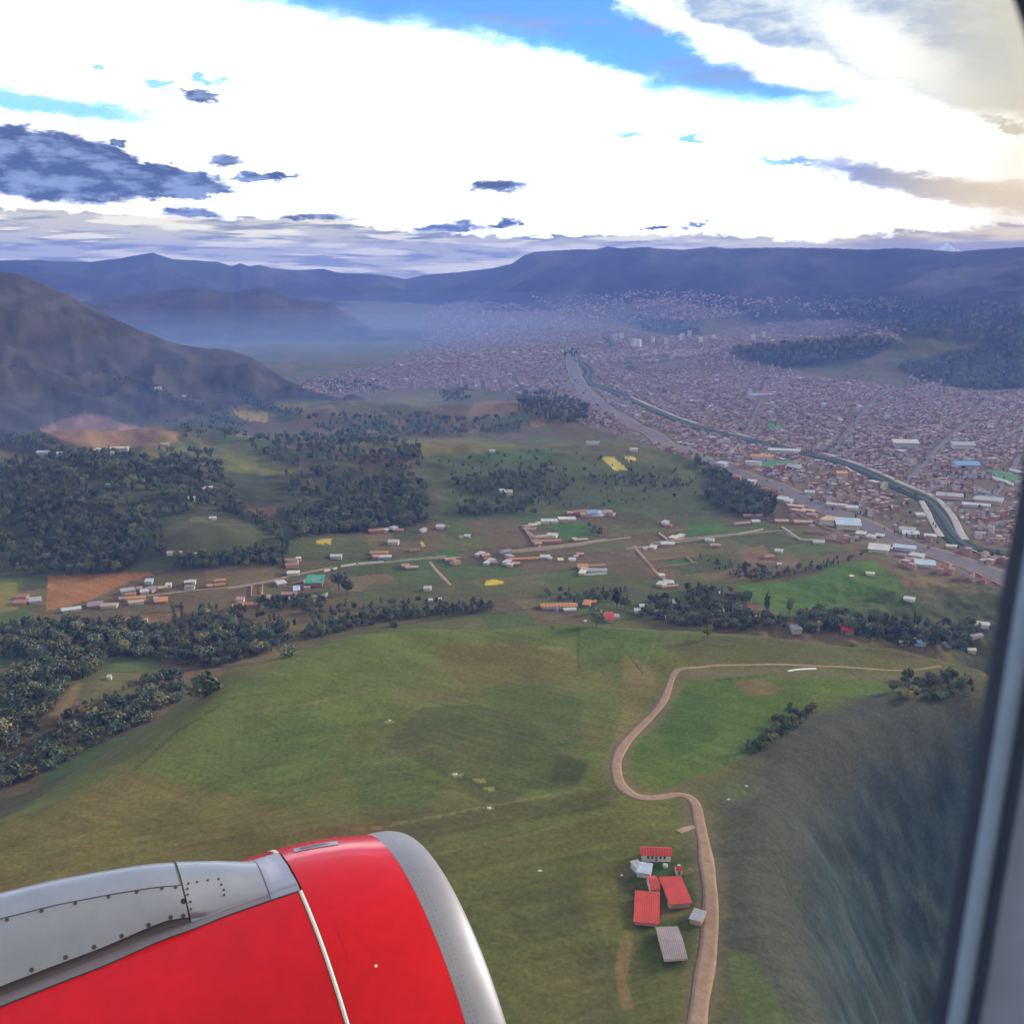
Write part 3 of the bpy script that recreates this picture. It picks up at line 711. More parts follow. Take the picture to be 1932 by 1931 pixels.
VLANES = [[(643, 1069), (760, 1058), (870, 1052)], [(250, 1128), (350, 1116), (460, 1106), (560, 1085), (630, 1072)], [(960, 1044), (1060, 1034), (1150, 1020), (1190, 1014)], [(985, 995), (1008, 1015), (1022, 1038)],
          [(1195, 1030), (1215, 1055), (1240, 1082), (1262, 1100)], [(1180, 1036), (1290, 1022), (1420, 1006), (1500, 1000)], [(810, 1060), (830, 1085), (850, 1105)], [(490, 1108), (495, 1130), (492, 1155)], [(1475, 995), (1500, 1015), (1560, 1024)]]
for k, p in enumerate(VLANES):
    ribbon('lane', px_path(p, 8.0), 3.6, M['track'], .3, ['pale lane along the field walls in the middle of the valley', 'lane running past the hamlet beside the orange field', 'long straight lane between brown plots', 'field lane dropping to the straight lane', 'lane down the side of the walled enclosures', 'faint lane toward the highway',
                                                          'field edge track above the yellow oval patch', 'short lane into the brick hamlet', 'lane behind the roadside yards'][k], ragged=.25)
HWY = [(1076, 655), (1080, 690), (1092, 722), (1112, 746), (1180, 792), (1235, 822), (1287, 846), (1354, 880), (1460, 918), (1535, 952), (1621, 986), (1688, 1021), (1754, 1041), (1821, 1064), (1893, 1093), (2000, 1135)]
hwy = px_path(HWY, 22)
ribbon('highway', hwy, 36, M['asphalt'], .8, 'broad grey highway running along the town', cross=9)
for o_ in (-18.2, 18.2):
    ribbon('roadside_path', hwy, 2.6, M['track'], .95, 'pale strip along the %s edge of the highway' % ('near' if o_ > 0 else 'town side'), off=o_, ragged=.4)
RIV = [(1080, 668), (1084, 680), (1100, 689), (1110, 702), (1107, 719), (1143, 736), (1193, 756), (1243, 779), (1287, 798), (1338, 815), (1400, 829), (1488, 850), (1571, 870), (1621, 888), (1671, 912), (1721, 932), (1754, 952), (1778, 978), (1795, 1005), (1825, 1032), (1890, 1045), (2000, 1075)]
ribbon('avenue', px_path([(1136, 628), (1150, 648), (1166, 668), (1190, 692), (1222, 718), (1262, 742)], 20), 22, M['verge'], 1.0, 'dark tree lined avenue through the far town', ragged=.3)
riv = px_path(RIV, 20)
ribbon('river_bank', riv, 30, M['verge'], .7, 'dark green banks of the canalised river', ragged=.2, cross=7)
ribbon('river', riv, 9, M['water'], 1.0, 'narrow canalised river between the town and the highway', ragged=.15)
ribbon('river_road', px_path([(1190, 750), (1287, 791), (1400, 822), (1488, 843), (1571, 862), (1640, 886), (1700, 914), (1760, 940), (1795, 972), (1812, 1006), (1822, 1020)], 20), 9, M['concrete'], 1.0, 'pale road along the town bank of the river', ragged=.2)
ribbon('river_apron', px_path([(1594, 882), (1612, 892), (1632, 904)], 10), 5, M['concrete'], .9, 'short pale concrete apron on the near river bank', ragged=.2)
ribbon('river_apron', px_path([(1737, 946), (1748, 965), (1762, 992), (1775, 1014)], 10), 8, M['concrete'], .9, 'long pale concrete apron at the bend of the river', ragged=.25)
ribbon('river_apron', px_path([(1820, 1034), (1860, 1048), (1900, 1056)], 10), 3.5, M['concrete'], 1.1, 'thin pale wall along the lower river bank', ragged=.2)

# ------------------------------------------------------------------ what the camera's side of the terrain sees
_el = np.arctan2(GZ - ZC, RG)
_vis = _el >= np.maximum.accumulate(_el, axis=0) - 1e-4
IN_FOV = (np.abs(AZG) < R(27)) & _vis
OPEN_PX = [[(88, 1356), (118, 1310), (146, 1284), (205, 1278), (262, 1286), (200, 1318), (140, 1330), (112, 1362)]]   # bare banks kept clear
def spots(poly, n, regs=None, seed=0, gap=0.0):
    """n visible ground points inside a picture outline"""
    m = inside(GU, GV, poly) & IN_FOV
    for ex_ in OPEN_PX: m &= ~inside(GU, GV, ex_)
    if regs is not None: m &= np.isin(REG, regs)
    jj, ii = np.nonzero(m)
    if len(jj) == 0: return np.zeros((0, 3))
    g = np.random.default_rng(seed)
    k = g.permutation(len(jj))[: n * (6 if gap else 1)]
    out = []
    for q in k:
        j, i = jj[q], ii[q]
        a = AZG[j, i] + g.uniform(-.5, .5) * R(.064); r = RG[j, i] * (1 + g.uniform(-.002, .002))
        p = np.array([r * math.sin(a), r * math.cos(a)])
        if gap and any((p[0] - o[0]) ** 2 + (p[1] - o[1]) ** 2 < gap * gap for o in out): continue
        out.append(np.array([p[0], p[1], float(Hs(p[0], p[1]))]))
        if len(out) >= n: break
    return np.array(out) if out else np.zeros((0, 3))

# ------------------------------------------------------------------ trees
def leaf_mat(name, col):
    m = bpy.data.materials.new(name); m.use_nodes = True
    n, l = m.node_tree.nodes, m.node_tree.links
    b = n['Principled BSDF']; b.inputs['Roughness'].default_value = .8; b.inputs['Specular IOR Level'].default_value = .15
    oi = n.new('ShaderNodeObjectInfo')
    r = n.new('ShaderNodeMapRange'); r.inputs[3].default_value = .55; r.inputs[4].default_value = 1.6; l.new(oi.outputs['Random'], r.inputs[0])
    a = n.new('ShaderNodeVertexColor'); a.layer_name = 'Col'
    v = n.new('ShaderNodeVectorMath'); v.operation = 'MULTIPLY'; v.inputs[1].default_value = col; l.new(a.outputs[0], v.inputs[0])
    s = n.new('ShaderNodeVectorMath'); s.operation = 'SCALE'; l.new(v.outputs[0], s.inputs[0]); l.new(r.outputs[0], s.inputs['Scale'])
    f_ = n.new('ShaderNodeMath'); f_.operation = 'MULTIPLY'; f_.inputs[1].default_value = 7.3; l.new(oi.outputs['Random'], f_.inputs[0])
    g_ = n.new('ShaderNodeMath'); g_.operation = 'FRACT'; l.new(f_.outputs[0], g_.inputs[0])
    t_ = n.new('ShaderNodeMix'); t_.data_type = 'RGBA'; t_.inputs[6].default_value = (.82, .98, 1.1, 1); t_.inputs[7].default_value = (1.45, 1.12, .72, 1); l.new(g_.outputs[0], t_.inputs[0])
    h_ = n.new('ShaderNodeVectorMath'); h_.operation = 'MULTIPLY'; l.new(s.outputs[0], h_.inputs[0]); l.new(t_.outputs[2], h_.inputs[1])
    l.new(h_.outputs[0], b.inputs['Base Color'])
    return m
M['leaf'] = leaf_mat('foliage', (.082, .108, .056))
M['leaf_grey'] = leaf_mat('foliage_grey', (.118, .130, .078))
M['bark'] = new_mat('bark', (.10, .075, .055), 1, var=.2, vscale=4)
def crown_mesh(name, lobes, n, size, mat, seed):
    """leaf clumps spread through the lobes of a crown of unit tree height"""
    g = np.random.default_rng(seed)
    V_, Q_, Cc = [], [], []
    vol = np.array([l[3] * l[3] * l[4] for l in lobes]); vol = vol / vol.sum()
    for k in range(n):
        cx, cyy, cz, rx, rz = lobes[g.choice(len(lobes), p=vol)]
        d = g.normal(size=3); d /= np.linalg.norm(d)
        q = g.uniform(.35, 1) ** .5 * g.uniform(.85, 1.12)
        p = np.array([cx, cyy, cz]) + d * q * np.array([rx, rx, rz])
        nrm = d + g.normal(size=3) * .7; nrm /= np.linalg.norm(nrm)
        t = np.cross(nrm, g.normal(size=3)); t /= np.linalg.norm(t); b = np.cross(nrm, t)
        s = size * g.uniform(.6, 1.35)
        i = len(V_)
        V_ += [p + s * (t * .9 + b * .2), p + s * (b * .8 - t * .15), p - s * (t * .95 - b * .1), p - s * (b * .75 + t * .1) + nrm * s * .25]
        Q_.append((i, i + 1, i + 2, i + 3))
        c = g.uniform(.82, 1.18); w = g.uniform(-.10, .10)
        Cc += [(c * (1 + w), c, c * (1 - w))] * 4
    o = fast_mesh(name, np.array(V_), np.array(Q_), mat, np.array(Cc), smooth=False)
    me = o.data
    bpy.data.objects.remove(o)
    return me
def trunk_mesh(name, h, r, limbs, seed):
    g = np.random.default_rng(seed)
    V_, F_ = [], []
    def tube(p, q, r0, r1):
        p, q = np.array(p, float), np.array(q, float); d = q - p; d /= np.linalg.norm(d)
        a = np.cross(d, (1, .3, .1)); a /= np.linalg.norm(a); b = np.cross(d, a); i = len(V_)
        for (c, rr) in ((p, r0), (q, r1)):
            for k in range(5):
                t = 2 * math.pi * k / 5; V_.append(c + rr * (math.cos(t) * a + math.sin(t) * b))
        for k in range(5): F_.append((i + k, i + (k + 1) % 5, i + 5 + (k + 1) % 5, i + 5 + k))
    tube((0, 0, -.05), (.01, 0, h * .5), r, r * .7); tube((.01, 0, h * .5), (0, .01, h), r * .7, r * .25)
    for k in range(limbs):
        a = g.uniform(0, 6.28); z = h * g.uniform(.4, .7)
        tube((0, 0, z), (.16 * math.cos(a), .16 * math.sin(a), z + .18), r * .45, r * .15)
    me = bpy.data.meshes.new(name); me.from_pydata([tuple(v) for v in V_], [], F_); me.materials.append(M['bark'])
    return me
KINDS = {}
KINDS['round'] = [(crown_mesh('crown', [(0, 0, .62, .30, .30), (.16, .05, .52, .22, .2), (-.14, -.1, .5, .22, .22), (.0, .15, .7, .2, .2)], 330, .062, M['leaf'], 1), trunk_mesh('trunk', .6, .028, 3, 1)),
                  (crown_mesh('crown', [(0, 0, .55, .33, .28), (.2, -.08, .62, .2, .2), (-.17, .1, .66, .2, .22), (.05, -.2, .45, .2, .18)], 330, .062, M['leaf_grey'], 2), trunk_mesh('trunk', .55, .03, 3, 2))]
KINDS['tall'] = [(crown_mesh('crown', [(0, 0, .30, .13, .2), (.02, .01, .52, .15, .25), (-.02, 0, .75, .11, .24)], 260, .052, M['leaf'], 3), trunk_mesh('trunk', .8, .02, 2, 3)),
                 (crown_mesh('crown', [(0, 0, .45, .16, .2), (.06, .03, .66, .14, .2), (-.05, -.02, .82, .09, .17), (-.08, .04, .5, .1, .14)], 260, .052, M['leaf'], 4), trunk_mesh('trunk', .8, .02, 3, 4))]
KINDS['bush'] = [(crown_mesh('crown', [(0, 0, .45, .55, .45), (.4, .1, .35, .4, .35), (-.35, -.15, .4, .4, .4)], 240, .13, M['leaf_grey'], 5), trunk_mesh('trunk', .4, .04, 3, 5)),
                 (crown_mesh('crown', [(0, 0, .5, .5, .5), (.3, .25, .4, .4, .35), (-.3, .2, .35, .4, .32)], 240, .13, M['leaf'], 6), trunk_mesh('trunk', .4, .04, 3, 6))]
_ti = 0
TREE_OBJS = []
def tree(p, h, kind, name, label, cat, group, wide=1.0):
    global _ti
    _ti += 1
    me, tr = KINDS[kind][_ti % len(KINDS[kind])]
    e = empty(name, p, rng.uniform(0, 6.28)); e.scale = (h * wide, h * wide, h)
    tag(e, label, cat, group)
    for nm, d in (('crown', me), ('trunk', tr)):
        o = bpy.data.objects.new(nm, d); COL.objects.link(o); o.parent = e
        if nm == 'crown': TREE_OBJS.append(o)
    return e
def at(u, v):
    return ground_at(u, v)
def ordinal(k):
    a = ['first', 'second', 'third', 'fourth', 'fifth', 'sixth', 'seventh', 'eighth', 'ninth', 'tenth', 'eleventh', 'twelfth', 'thirteenth', 'fourteenth', 'fifteenth', 'sixteenth', 'seventeenth', 'eighteenth', 'nineteenth']
    if k < 19: return a[k]
    t, o = divmod(k + 1, 10)
    return (['twentieth', 'thirtieth', 'fortieth', 'fiftieth', 'sixtieth', 'seventieth'][t - 2]) if o == 0 else ['twenty', 'thirty', 'forty', 'fifty', 'sixty', 'seventy'][t - 2] + '-' + a[o - 1]
# single trees one can point to
SINGLE = [(745, 1183, 6.5, 'bush', 'dark round bush alone on the crest of the green hill'), (702, 1178, 6, 'bush', 'small dark bush at the crest left of the lone round bush'),
          (640, 1115, 26, 'round', 'big dark tree standing left of the field wall near the green roof'), (655, 1122, 20, 'round', 'dark tree beside the big one near the green roof'), (628, 1100, 18, 'tall', 'slim dark tree behind the big one near the green roof'),
          (1447, 1152, 20, 'tall', 'dark upright tree in the bright green meadow, left of two'), (1489, 1160, 20, 'tall', 'dark upright tree in the bright green meadow, right of two'),
          (1408, 1142, 17, 'round', 'round grey-green tree left of the two upright meadow trees'), (1385, 1140, 15, 'round', 'round tree beside the small barn near the meadow'), (1405, 1085, 17, 'tall', 'dark tree at the curved hedge above the meadow'),
          (1163, 1150, 24, 'tall', 'tall dark tree rising behind the red roofed house on the crest'), (1178, 1152, 17, 'round', 'dark tree right of the tall one behind the red roofed house'), (1125, 1182, 17, 'round', 'brownish tree in front of the red roofed house on the crest'), (1118, 1160, 10, 'round', 'low tree behind the brownish one by the red roofed house'),
          (388, 1310, 15, 'bush', 'big dark bush on the left shoulder of the pasture hill'), (545, 1240, 9, 'bush', 'grey bush hanging on the left edge of the pasture hill'),
          (1335, 1205, 12, 'round', 'grey-green tree at the hedge below the meadow'), (1510, 1190, 11, 'round', 'dark tree beside the grey roofed house on the crest'), (1560, 1188, 14, 'round', 'dark tree left of the red house among the hedge trees'), (1625, 1195, 17, 'round', 'wide dark tree right of the red house among the hedge trees'),
          (1490, 1352, 10, 'tall', 'dark tree at the top of the thicket on the ravine rim'), (1410, 1420, 9, 'tall', 'slim dark tree at the lower end of the thicket on the ravine rim'), (1684, 1308, 8, 'round', 'small dark tree on the upper edge of the ravine field'),
          (1445, 980, 30, 'tall', 'very dark tall tree at the corner of the wood by the highway'), (1460, 965, 26, 'tall', 'dark tree right behind the corner tree of the wood by the highway')]
for u, v, h, k, lab in SINGLE:
    tree(at(u, v), h, k, 'bush' if k == 'bush' else 'tree', lab, 'bush' if k == 'bush' else 'tree', None)
# woods and hedges whose trees stand one by one in view
GROVES = [([(0, 1290), (60, 1245), (160, 1235), (215, 1240), (120, 1330), (60, 1400), (0, 1420)], 46, (12, 19), 'round', 8, 'grey-green tree in the dense wood of the left hollow', 'trees of the wood in the left hollow', (0, 1)),
          ([(0, 1420), (70, 1390), (150, 1335), (250, 1290), (330, 1275), (360, 1310), (250, 1375), (120, 1440), (0, 1500)], 44, (6, 11), 'bush', 6, 'olive bush on the slope below the left hill shoulder', 'bushes below the left shoulder of the hill', None),
          ([(0, 1185), (160, 1180), (300, 1185), (480, 1195), (560, 1205), (500, 1235), (400, 1262), (230, 1240), (0, 1245)], 60, (11, 18), 'round', 10, 'dark tree in the belt between hamlet and pasture hill', 'trees of the belt below the hamlet', None),
          ([(560, 1205), (600, 1180), (700, 1160), (800, 1152), (925, 1142), (930, 1156), (800, 1166), (690, 1180), (600, 1205)], 34, (9, 14), 'tall', 7, 'dark tree in the row behind the hill crest', 'trees in the row behind the hill crest', None),
          ([(1205, 1165), (1230, 1130), (1300, 1140), (1370, 1150), (1480, 1170), (1500, 1185), (1400, 1192), (1280, 1182)], 34, (9, 14), 'round', 8, 'dark tree in the clump right of the red roofed house', 'trees of the clump right of the red roofed house', None),
          ([(1500, 1160), (1600, 1165), (1700, 1180), (1800, 1200), (1830, 1225), (1740, 1225), (1640, 1205), (1510, 1192)], 34, (10, 15), 'round', 8, 'dark tree in the hedge wood right of the crest', 'trees of the hedge wood at the right end of the crest', None),
          ([(1410, 1420), (1430, 1395), (1490, 1345), (1540, 1335), (1520, 1365), (1470, 1395), (1430, 1425)], 16, (5, 8), 'round', 4, 'dark tree in the thicket on the ravine rim', 'trees of the thicket on the ravine rim', None),
          ([(1700, 1280), (1800, 1270), (1850, 1300), (1790, 1330), (1710, 1320)], 14, (6, 9), 'round', 8, 'dark tree in the hollow right of the road bend', 'trees in the hollow right of the road bend', None)]
for gi, (poly, n, (h0, h1), kind, gap, lab, grp, regs) in enumerate(GROVES):
    nm = 'bush' if kind == 'bush' else 'tree'
    pts_ = spots(poly, n, regs, 100 + gi, gap)
    if len(pts_): pts_ = pts_[np.argsort(project(pts_[:, 0], pts_[:, 1], pts_[:, 2])[0])]
    for q_, p in enumerate(pts_):
        tree(p, rng.uniform(h0, h1), kind, nm, f'{lab}, {ordinal(q_)} from left', nm, grp, rng.uniform(1.0, 1.4))
# woods too far away to count: one body of crowns
WOOD = [([(-20, 880), (60, 868), (200, 860), (420, 880), (440, 935), (380, 965), (300, 985), (310, 1055), (200, 1085), (0, 1085)], 800, (9, 16)), ([(130, 855), (300, 850), (410, 860), (420, 900), (300, 905), (150, 880)], 150, (9, 14)),
        ([(400, 960), (440, 935), (520, 990), (545, 1030), (540, 1060), (470, 1045), (530, 1030), (480, 990)], 90, (8, 13)), ([(330, 1055), (420, 1046), (520, 1040), (540, 1065), (440, 1072), (340, 1078)], 110, (8, 13)),
        ([(540, 900), (640, 890), (790, 900), (810, 950), (800, 985), (700, 1000), (560, 1018)], 260, (10, 18)), ([(540, 965), (620, 955), (720, 960), (720, 998), (560, 1020)], 170, (12, 18)),
        ([(470, 830), (560, 820), (790, 838), (800, 865), (790, 890), (590, 870), (560, 885), (480, 860)], 320, (9, 15)), ([(560, 790), (720, 780), (900, 790), (990, 785), (980, 815), (860, 822), (640, 830)], 260, (9, 14)),
        ([(970, 750), (1030, 740), (1110, 770), (1105, 800), (1040, 800), (980, 780)], 200, (12, 20)), ([(820, 740), (880, 735), (890, 755), (840, 762)], 60, (10, 16)), ([(600, 715), (720, 720), (730, 740), (620, 742)], 80, (8, 14)),
        ([(850, 905), (1040, 880), (1090, 910), (1060, 950), (960, 950), (870, 930)], 190, (7, 12)), ([(860, 950), (1010, 950), (1010, 970), (870, 975)], 70, (8, 13)), ([(740, 930), (800, 920), (810, 985), (760, 1000)], 60, (10, 16)),
        ([(1330, 930), (1450, 940), (1462, 980), (1400, 975), (1340, 955)], 150, (9, 16)), ([(1300, 858), (1340, 880), (1400, 915), (1452, 935), (1430, 945), (1350, 915), (1300, 875)], 110, (8, 14)),
        ([(190, 690), (330, 745), (470, 795), (460, 808), (320, 762), (200, 712)], 110, (5, 9)), ([(405, 715), (520, 765), (575, 775), (560, 790), (480, 775)], 90, (6, 10)), ([(300, 790), (440, 800), (480, 825), (360, 835)], 90, (6, 10)),
        ([(0, 815), (80, 825), (190, 862), (180, 880), (60, 850), (0, 845)], 110, (7, 11)), ([(560, 1150), (640, 1140), (900, 1135), (900, 1150), (700, 1160), (580, 1180)], 60, (6, 10)),
        ([(320, 1150), (470, 1155), (560, 1185), (480, 1200), (330, 1190)], 90, (8, 13)), ([(470, 1135), (600, 1130), (620, 1145), (520, 1155)], 60, (7, 11)), ([(60, 1180), (250, 1180), (330, 1195), (200, 1215), (50, 1210)], 80, (8, 13)),
        ([(1310, 1050), (1400, 1070), (1500, 1075), (1560, 1060), (1640, 1045), (1600, 1060), (1480, 1098), (1380, 1096)], 90, (5, 9)), ([(1290, 1110), (1380, 1115), (1420, 1150), (1300, 1145)], 60, (7, 11)), ([(1030, 1120), (1180, 1112), (1190, 1135), (1060, 1140)], 50, (5, 9)),
        ([(1580, 1185), (1760, 1160), (1850, 1180), (1840, 1235), (1740, 1212)], 60, (7, 12)), ([(1100, 985), (1128, 1000), (1150, 1015), (1120, 1010)], 14, (5, 8)),
        ([(1380, 660), (1600, 645), (1690, 642), (1660, 670), (1480, 696)], 420, (14, 26)), ([(1690, 695), (1932, 640), (1932, 735), (1800, 735)], 520, (12, 22)), ([(1200, 600), (1330, 610), (1320, 632), (1210, 625)], 120, (14, 24)), ([(1500, 560), (1932, 580), (1932, 650), (1700, 640)], 500, (16, 30)),
        ([(1150, 640), (1932, 740), (1932, 1000), (1600, 870), (1300, 790), (1120, 720)], 380, (5, 9)), ([(1300, 860), (1700, 1020), (1790, 1060), (1760, 940), (1560, 880)], 70, (5, 8)), ([(820, 720), (1060, 690), (1200, 830), (1000, 745)], 110, (6, 10)), ([(1060, 664), (1092, 662), (1094, 674), (1066, 676)], 24, (12, 18)), ([(1820, 1035), (1890, 1045), (1890, 1060), (1825, 1050)], 12, (5, 8)),
        # undergrowth that closes the near woods
        ([(0, 1290), (60, 1245), (160, 1235), (215, 1240), (120, 1330), (60, 1400), (0, 1420)], 480, (6, 12)), ([(0, 1420), (70, 1390), (150, 1335), (250, 1290), (330, 1275), (360, 1310), (250, 1375), (120, 1440), (0, 1500)], 420, (3, 6.5)),
        ([(0, 1185), (160, 1180), (300, 1185), (480, 1195), (560, 1205), (500, 1235), (400, 1262), (230, 1240), (0, 1245)], 620, (6, 12)), ([(560, 1205), (600, 1180), (700, 1160), (800, 1152), (925, 1142), (930, 1156), (800, 1166), (690, 1180), (600, 1205)], 190, (4, 9)),
        ([(1205, 1165), (1230, 1130), (1300, 1140), (1370, 1150), (1480, 1170), (1500, 1185), (1400, 1192), (1280, 1182)], 220, (4, 9)), ([(1500, 1160), (1600, 1165), (1700, 1180), (1800, 1200), (1830, 1225), (1740, 1225), (1640, 1205), (1510, 1192)], 220, (4, 9)),
        ([(1410, 1420), (1430, 1395), (1490, 1345), (1540, 1335), (1520, 1365), (1470, 1395), (1430, 1425)], 60, (2.5, 5)), ([(1700, 1280), (1800, 1270), (1850, 1300), (1790, 1330), (1710, 1320)], 50, (3, 6)),
        ([(0, 560), (60, 580), (300, 680), (420, 720), (560, 780), (300, 800), (80, 780), (0, 760)], 130, (3, 6)),
        ([(820, 870), (1040, 850), (1300, 880), (1440, 930), (1300, 940), (1100, 960), (860, 950)], 150, (5, 9)), ([(1100, 900), (1240, 895), (1330, 915), (1240, 925), (1120, 915)], 90, (5, 9))]
WP, WH = [], []
for wi, (poly, n, (h0, h1)) in enumerate(WOOD):
    s = spots(poly, n, None, 300 + wi)
    WP.append(s - np.array([0, 0, .3])); WH.append(rng.uniform(h0, h1, len(s)))
WP, WH = np.concatenate(WP), np.concatenate(WH)
me = bpy.data.meshes.new('woodland'); me.from_pydata([tuple(p) for p in WP], [], [])
at_ = me.attributes.new('tree_height', 'FLOAT', 'POINT'); at_.data.foreach_set('value', WH.astype(np.float32))
wood = bpy.data.objects.new('woodland', me); COL.objects.link(wood)
tag(wood, 'dark woods, hedges and garden trees scattered over the far slopes and town', None, None, 'stuff')
ng = bpy.data.node_groups.new('woodland', 'GeometryNodeTree')
ng.interface.new_socket('Geometry', in_out='INPUT', socket_type='NodeSocketGeometry'); ng.interface.new_socket('Geometry', in_out='OUTPUT', socket_type='NodeSocketGeometry')
gi_, go_ = ng.nodes.new('NodeGroupInput'), ng.nodes.new('NodeGroupOutput')
iop = ng.nodes.new('GeometryNodeInstanceOnPoints'); jn = ng.nodes.new('GeometryNodeJoinGeometry')
seen = {}
for o in TREE_OBJS:
    if o.data.name not in seen: seen[o.data.name] = o
for o in [seen[k] for k in seen]:
    if o.data in (KINDS['bush'][0][0], KINDS['bush'][1][0]): continue
    oi = ng.nodes.new('GeometryNodeObjectInfo'); oi.transform_space = 'ORIGINAL'; oi.inputs['Object'].default_value = o; oi.inputs['As Instance'].default_value = True
    ng.links.new(oi.outputs['Geometry'], jn.inputs[0])
rv = ng.nodes.new('FunctionNodeRandomValue'); rv.data_type = 'FLOAT_VECTOR'; rv.inputs['Max'].default_value = (.1, .1, 6.28)
ri = ng.nodes.new('FunctionNodeRandomValue'); ri.data_type = 'INT'; ri.inputs[4].default_value = 0; ri.inputs[5].default_value = 7
na = ng.nodes.new('GeometryNodeInputNamedAttribute'); na.data_type = 'FLOAT'; na.inputs['Name'].default_value = 'tree_height'
ng.links.new(gi_.outputs[0], iop.inputs['Points']); ng.links.new(jn.outputs[0], iop.inputs['Instance']); iop.inputs['Pick Instance'].default_value = True
ng.links.new(ri.outputs[2], iop.inputs['Instance Index']); ng.links.new(rv.outputs[0], iop.inputs['Rotation']); ng.links.new(na.outputs[0], iop.inputs['Scale'])
ng.links.new(iop.outputs[0], go_.inputs[0])
mod = wood.modifiers.new('trees', 'NODES'); mod.node_group = ng

# ------------------------------------------------------------------ houses
ROOF = {'red': (.46, .055, .045), 'tile': (.36, .17, .105), 'orange': (.50, .22, .095), 'pink': (.42, .25, .20), 'white': (.47, .455, .43), 'grey': (.34, .33, .34), 'mauve': (.27, .215, .215), 'green': (.06, .30, .18), 'blue': (.20, .32, .52), 'pale_blue': (.40, .46, .54), 'tan': (.46, .34, .22), 'brown': (.22, .14, .10), 'cream': (.62, .53, .38)}
WALL = {'white': (.50, .465, .41), 'cream': (.52, .42, .29), 'adobe': (.34, .215, .15), 'brick': (.33, .17, .125), 'grey': (.40, .38, .36), 'pink': (.46, .30, .25), 'blue': (.30, .40, .52)}
for k, c in ROOF.items(): M['roof_' + k] = new_mat('roof_' + k, c, .75, spec=.2, var=.2, vscale=.35)
for k in ROOF:                                           # sheet and tile courses
    _m = M['roof_' + k]; _n, _l = _m.node_tree.nodes, _m.node_tree.links; _b = _n['Principled BSDF']
    _src = _b.inputs['Base Color'].links[0].from_socket
    _w = _n.new('ShaderNodeTexWave'); _w.inputs['Scale'].default_value = 3.2; _w.inputs['Distortion'].default_value = 1.2; _w.inputs['Detail'].default_value = 2
    _tc = _n.new('ShaderNodeTexCoord'); _l.new(_tc.outputs['Object'], _w.inputs[0])
    _r = _n.new('ShaderNodeMapRange'); _r.inputs[3].default_value = .80; _r.inputs[4].default_value = 1.12; _l.new(_w.outputs['Fac'], _r.inputs[0])
    _s = _n.new('ShaderNodeVectorMath'); _s.operation = 'SCALE'; _l.new(_src, _s.inputs[0]); _l.new(_r.outputs[0], _s.inputs['Scale']); _l.new(_s.outputs[0], _b.inputs['Base Color'])
for k, c in WALL.items(): M['wall_' + k] = new_mat('wall_' + k, c, .9, spec=.15, var=.12, vscale=.6)
M['dark_opening'] = new_mat('dark_opening', (.03, .03, .035), .4)
M['door'] = new_mat('door', (.16, .09, .05), .7)
def raw_mesh(name, v, f):
    me = bpy.data.meshes.new(name); me.from_pydata(v, [], f); me.materials.append(None); return me
def box_vf(x0, x1, y0, y1, z0, z1):
    v = [(x0, y0, z0), (x1, y0, z0), (x1, y1, z0), (x0, y1, z0), (x0, y0, z1), (x1, y0, z1), (x1, y1, z1), (x0, y1, z1)]
    return v, [(0, 3, 2, 1), (4, 5, 6, 7), (0, 1, 5, 4), (1, 2, 6, 5), (2, 3, 7, 6), (3, 0, 4, 7)]
def slab_vf(p, t):
    """a sheet p (quad, counter-clockwise seen from above) with thickness t below"""
    v = [tuple(q) for q in p] + [(q[0], q[1], q[2] - t) for q in p]
    return v, [(0, 1, 2, 3), (7, 6, 5, 4), (0, 4, 5, 1), (1, 5, 6, 2), (2, 6, 7, 3), (3, 7, 4, 0)]
def join_vf(parts):
    V_, F_ = [], []
    for v, f in parts:
        n = len(V_); V_ += v; F_ += [tuple(i + n for i in q) for q in f]
    return V_, F_
UNIT = {}
v, f = box_vf(-.5, .5, -.5, .5, -.5, 1.0)
f = [q for q in f if q != (4, 5, 6, 7)]
v = v + [(-.5, 0, 1.42), (.5, 0, 1.42)]
UNIT['gable_wall'] = raw_mesh('wall', v, f + [(4, 7, 8), (5, 9, 6), (4, 8, 9, 5), (7, 6, 9, 8)])
UNIT['gable_roof'] = raw_mesh('roof', *join_vf([slab_vf([(-.55, -.60, .96), (.55, -.60, .96), (.55, 0, 1.52), (-.55, 0, 1.52)], .05), slab_vf([(-.55, .001, 1.52), (.55, .001, 1.52), (.55, .60, .96), (-.55, .60, .96)], .05)]))
v, f = box_vf(-.5, .5, -.5, .5, -.5, 1.0)
v = [(x, y, z + (.3 if (z > 0 and y > 0) else 0)) for x, y, z in v]
UNIT['shed_wall'] = raw_mesh('wall', v, f)
UNIT['shed_roof'] = raw_mesh('roof', *slab_vf([(-.56, -.58, 1.02), (.56, -.58, 1.02), (.56, .58, 1.40), (-.56, .58, 1.40)], .06))
v, f = box_vf(-.5, .5, -.5, .5, -.5, 1.0)
UNIT['flat_wall'] = raw_mesh('wall', v, f)
UNIT['flat_roof'] = raw_mesh('roof', *box_vf(-.52, .52, -.52, .52, 1.002, 1.09))
def inst(mesh_key, nm, parent, mat):
    o = bpy.data.objects.new(nm, UNIT[mesh_key]); COL.objects.link(o); o.parent = parent
    o.material_slots[0].link = 'OBJECT'; o.material_slots[0].material = M[mat]
    return o
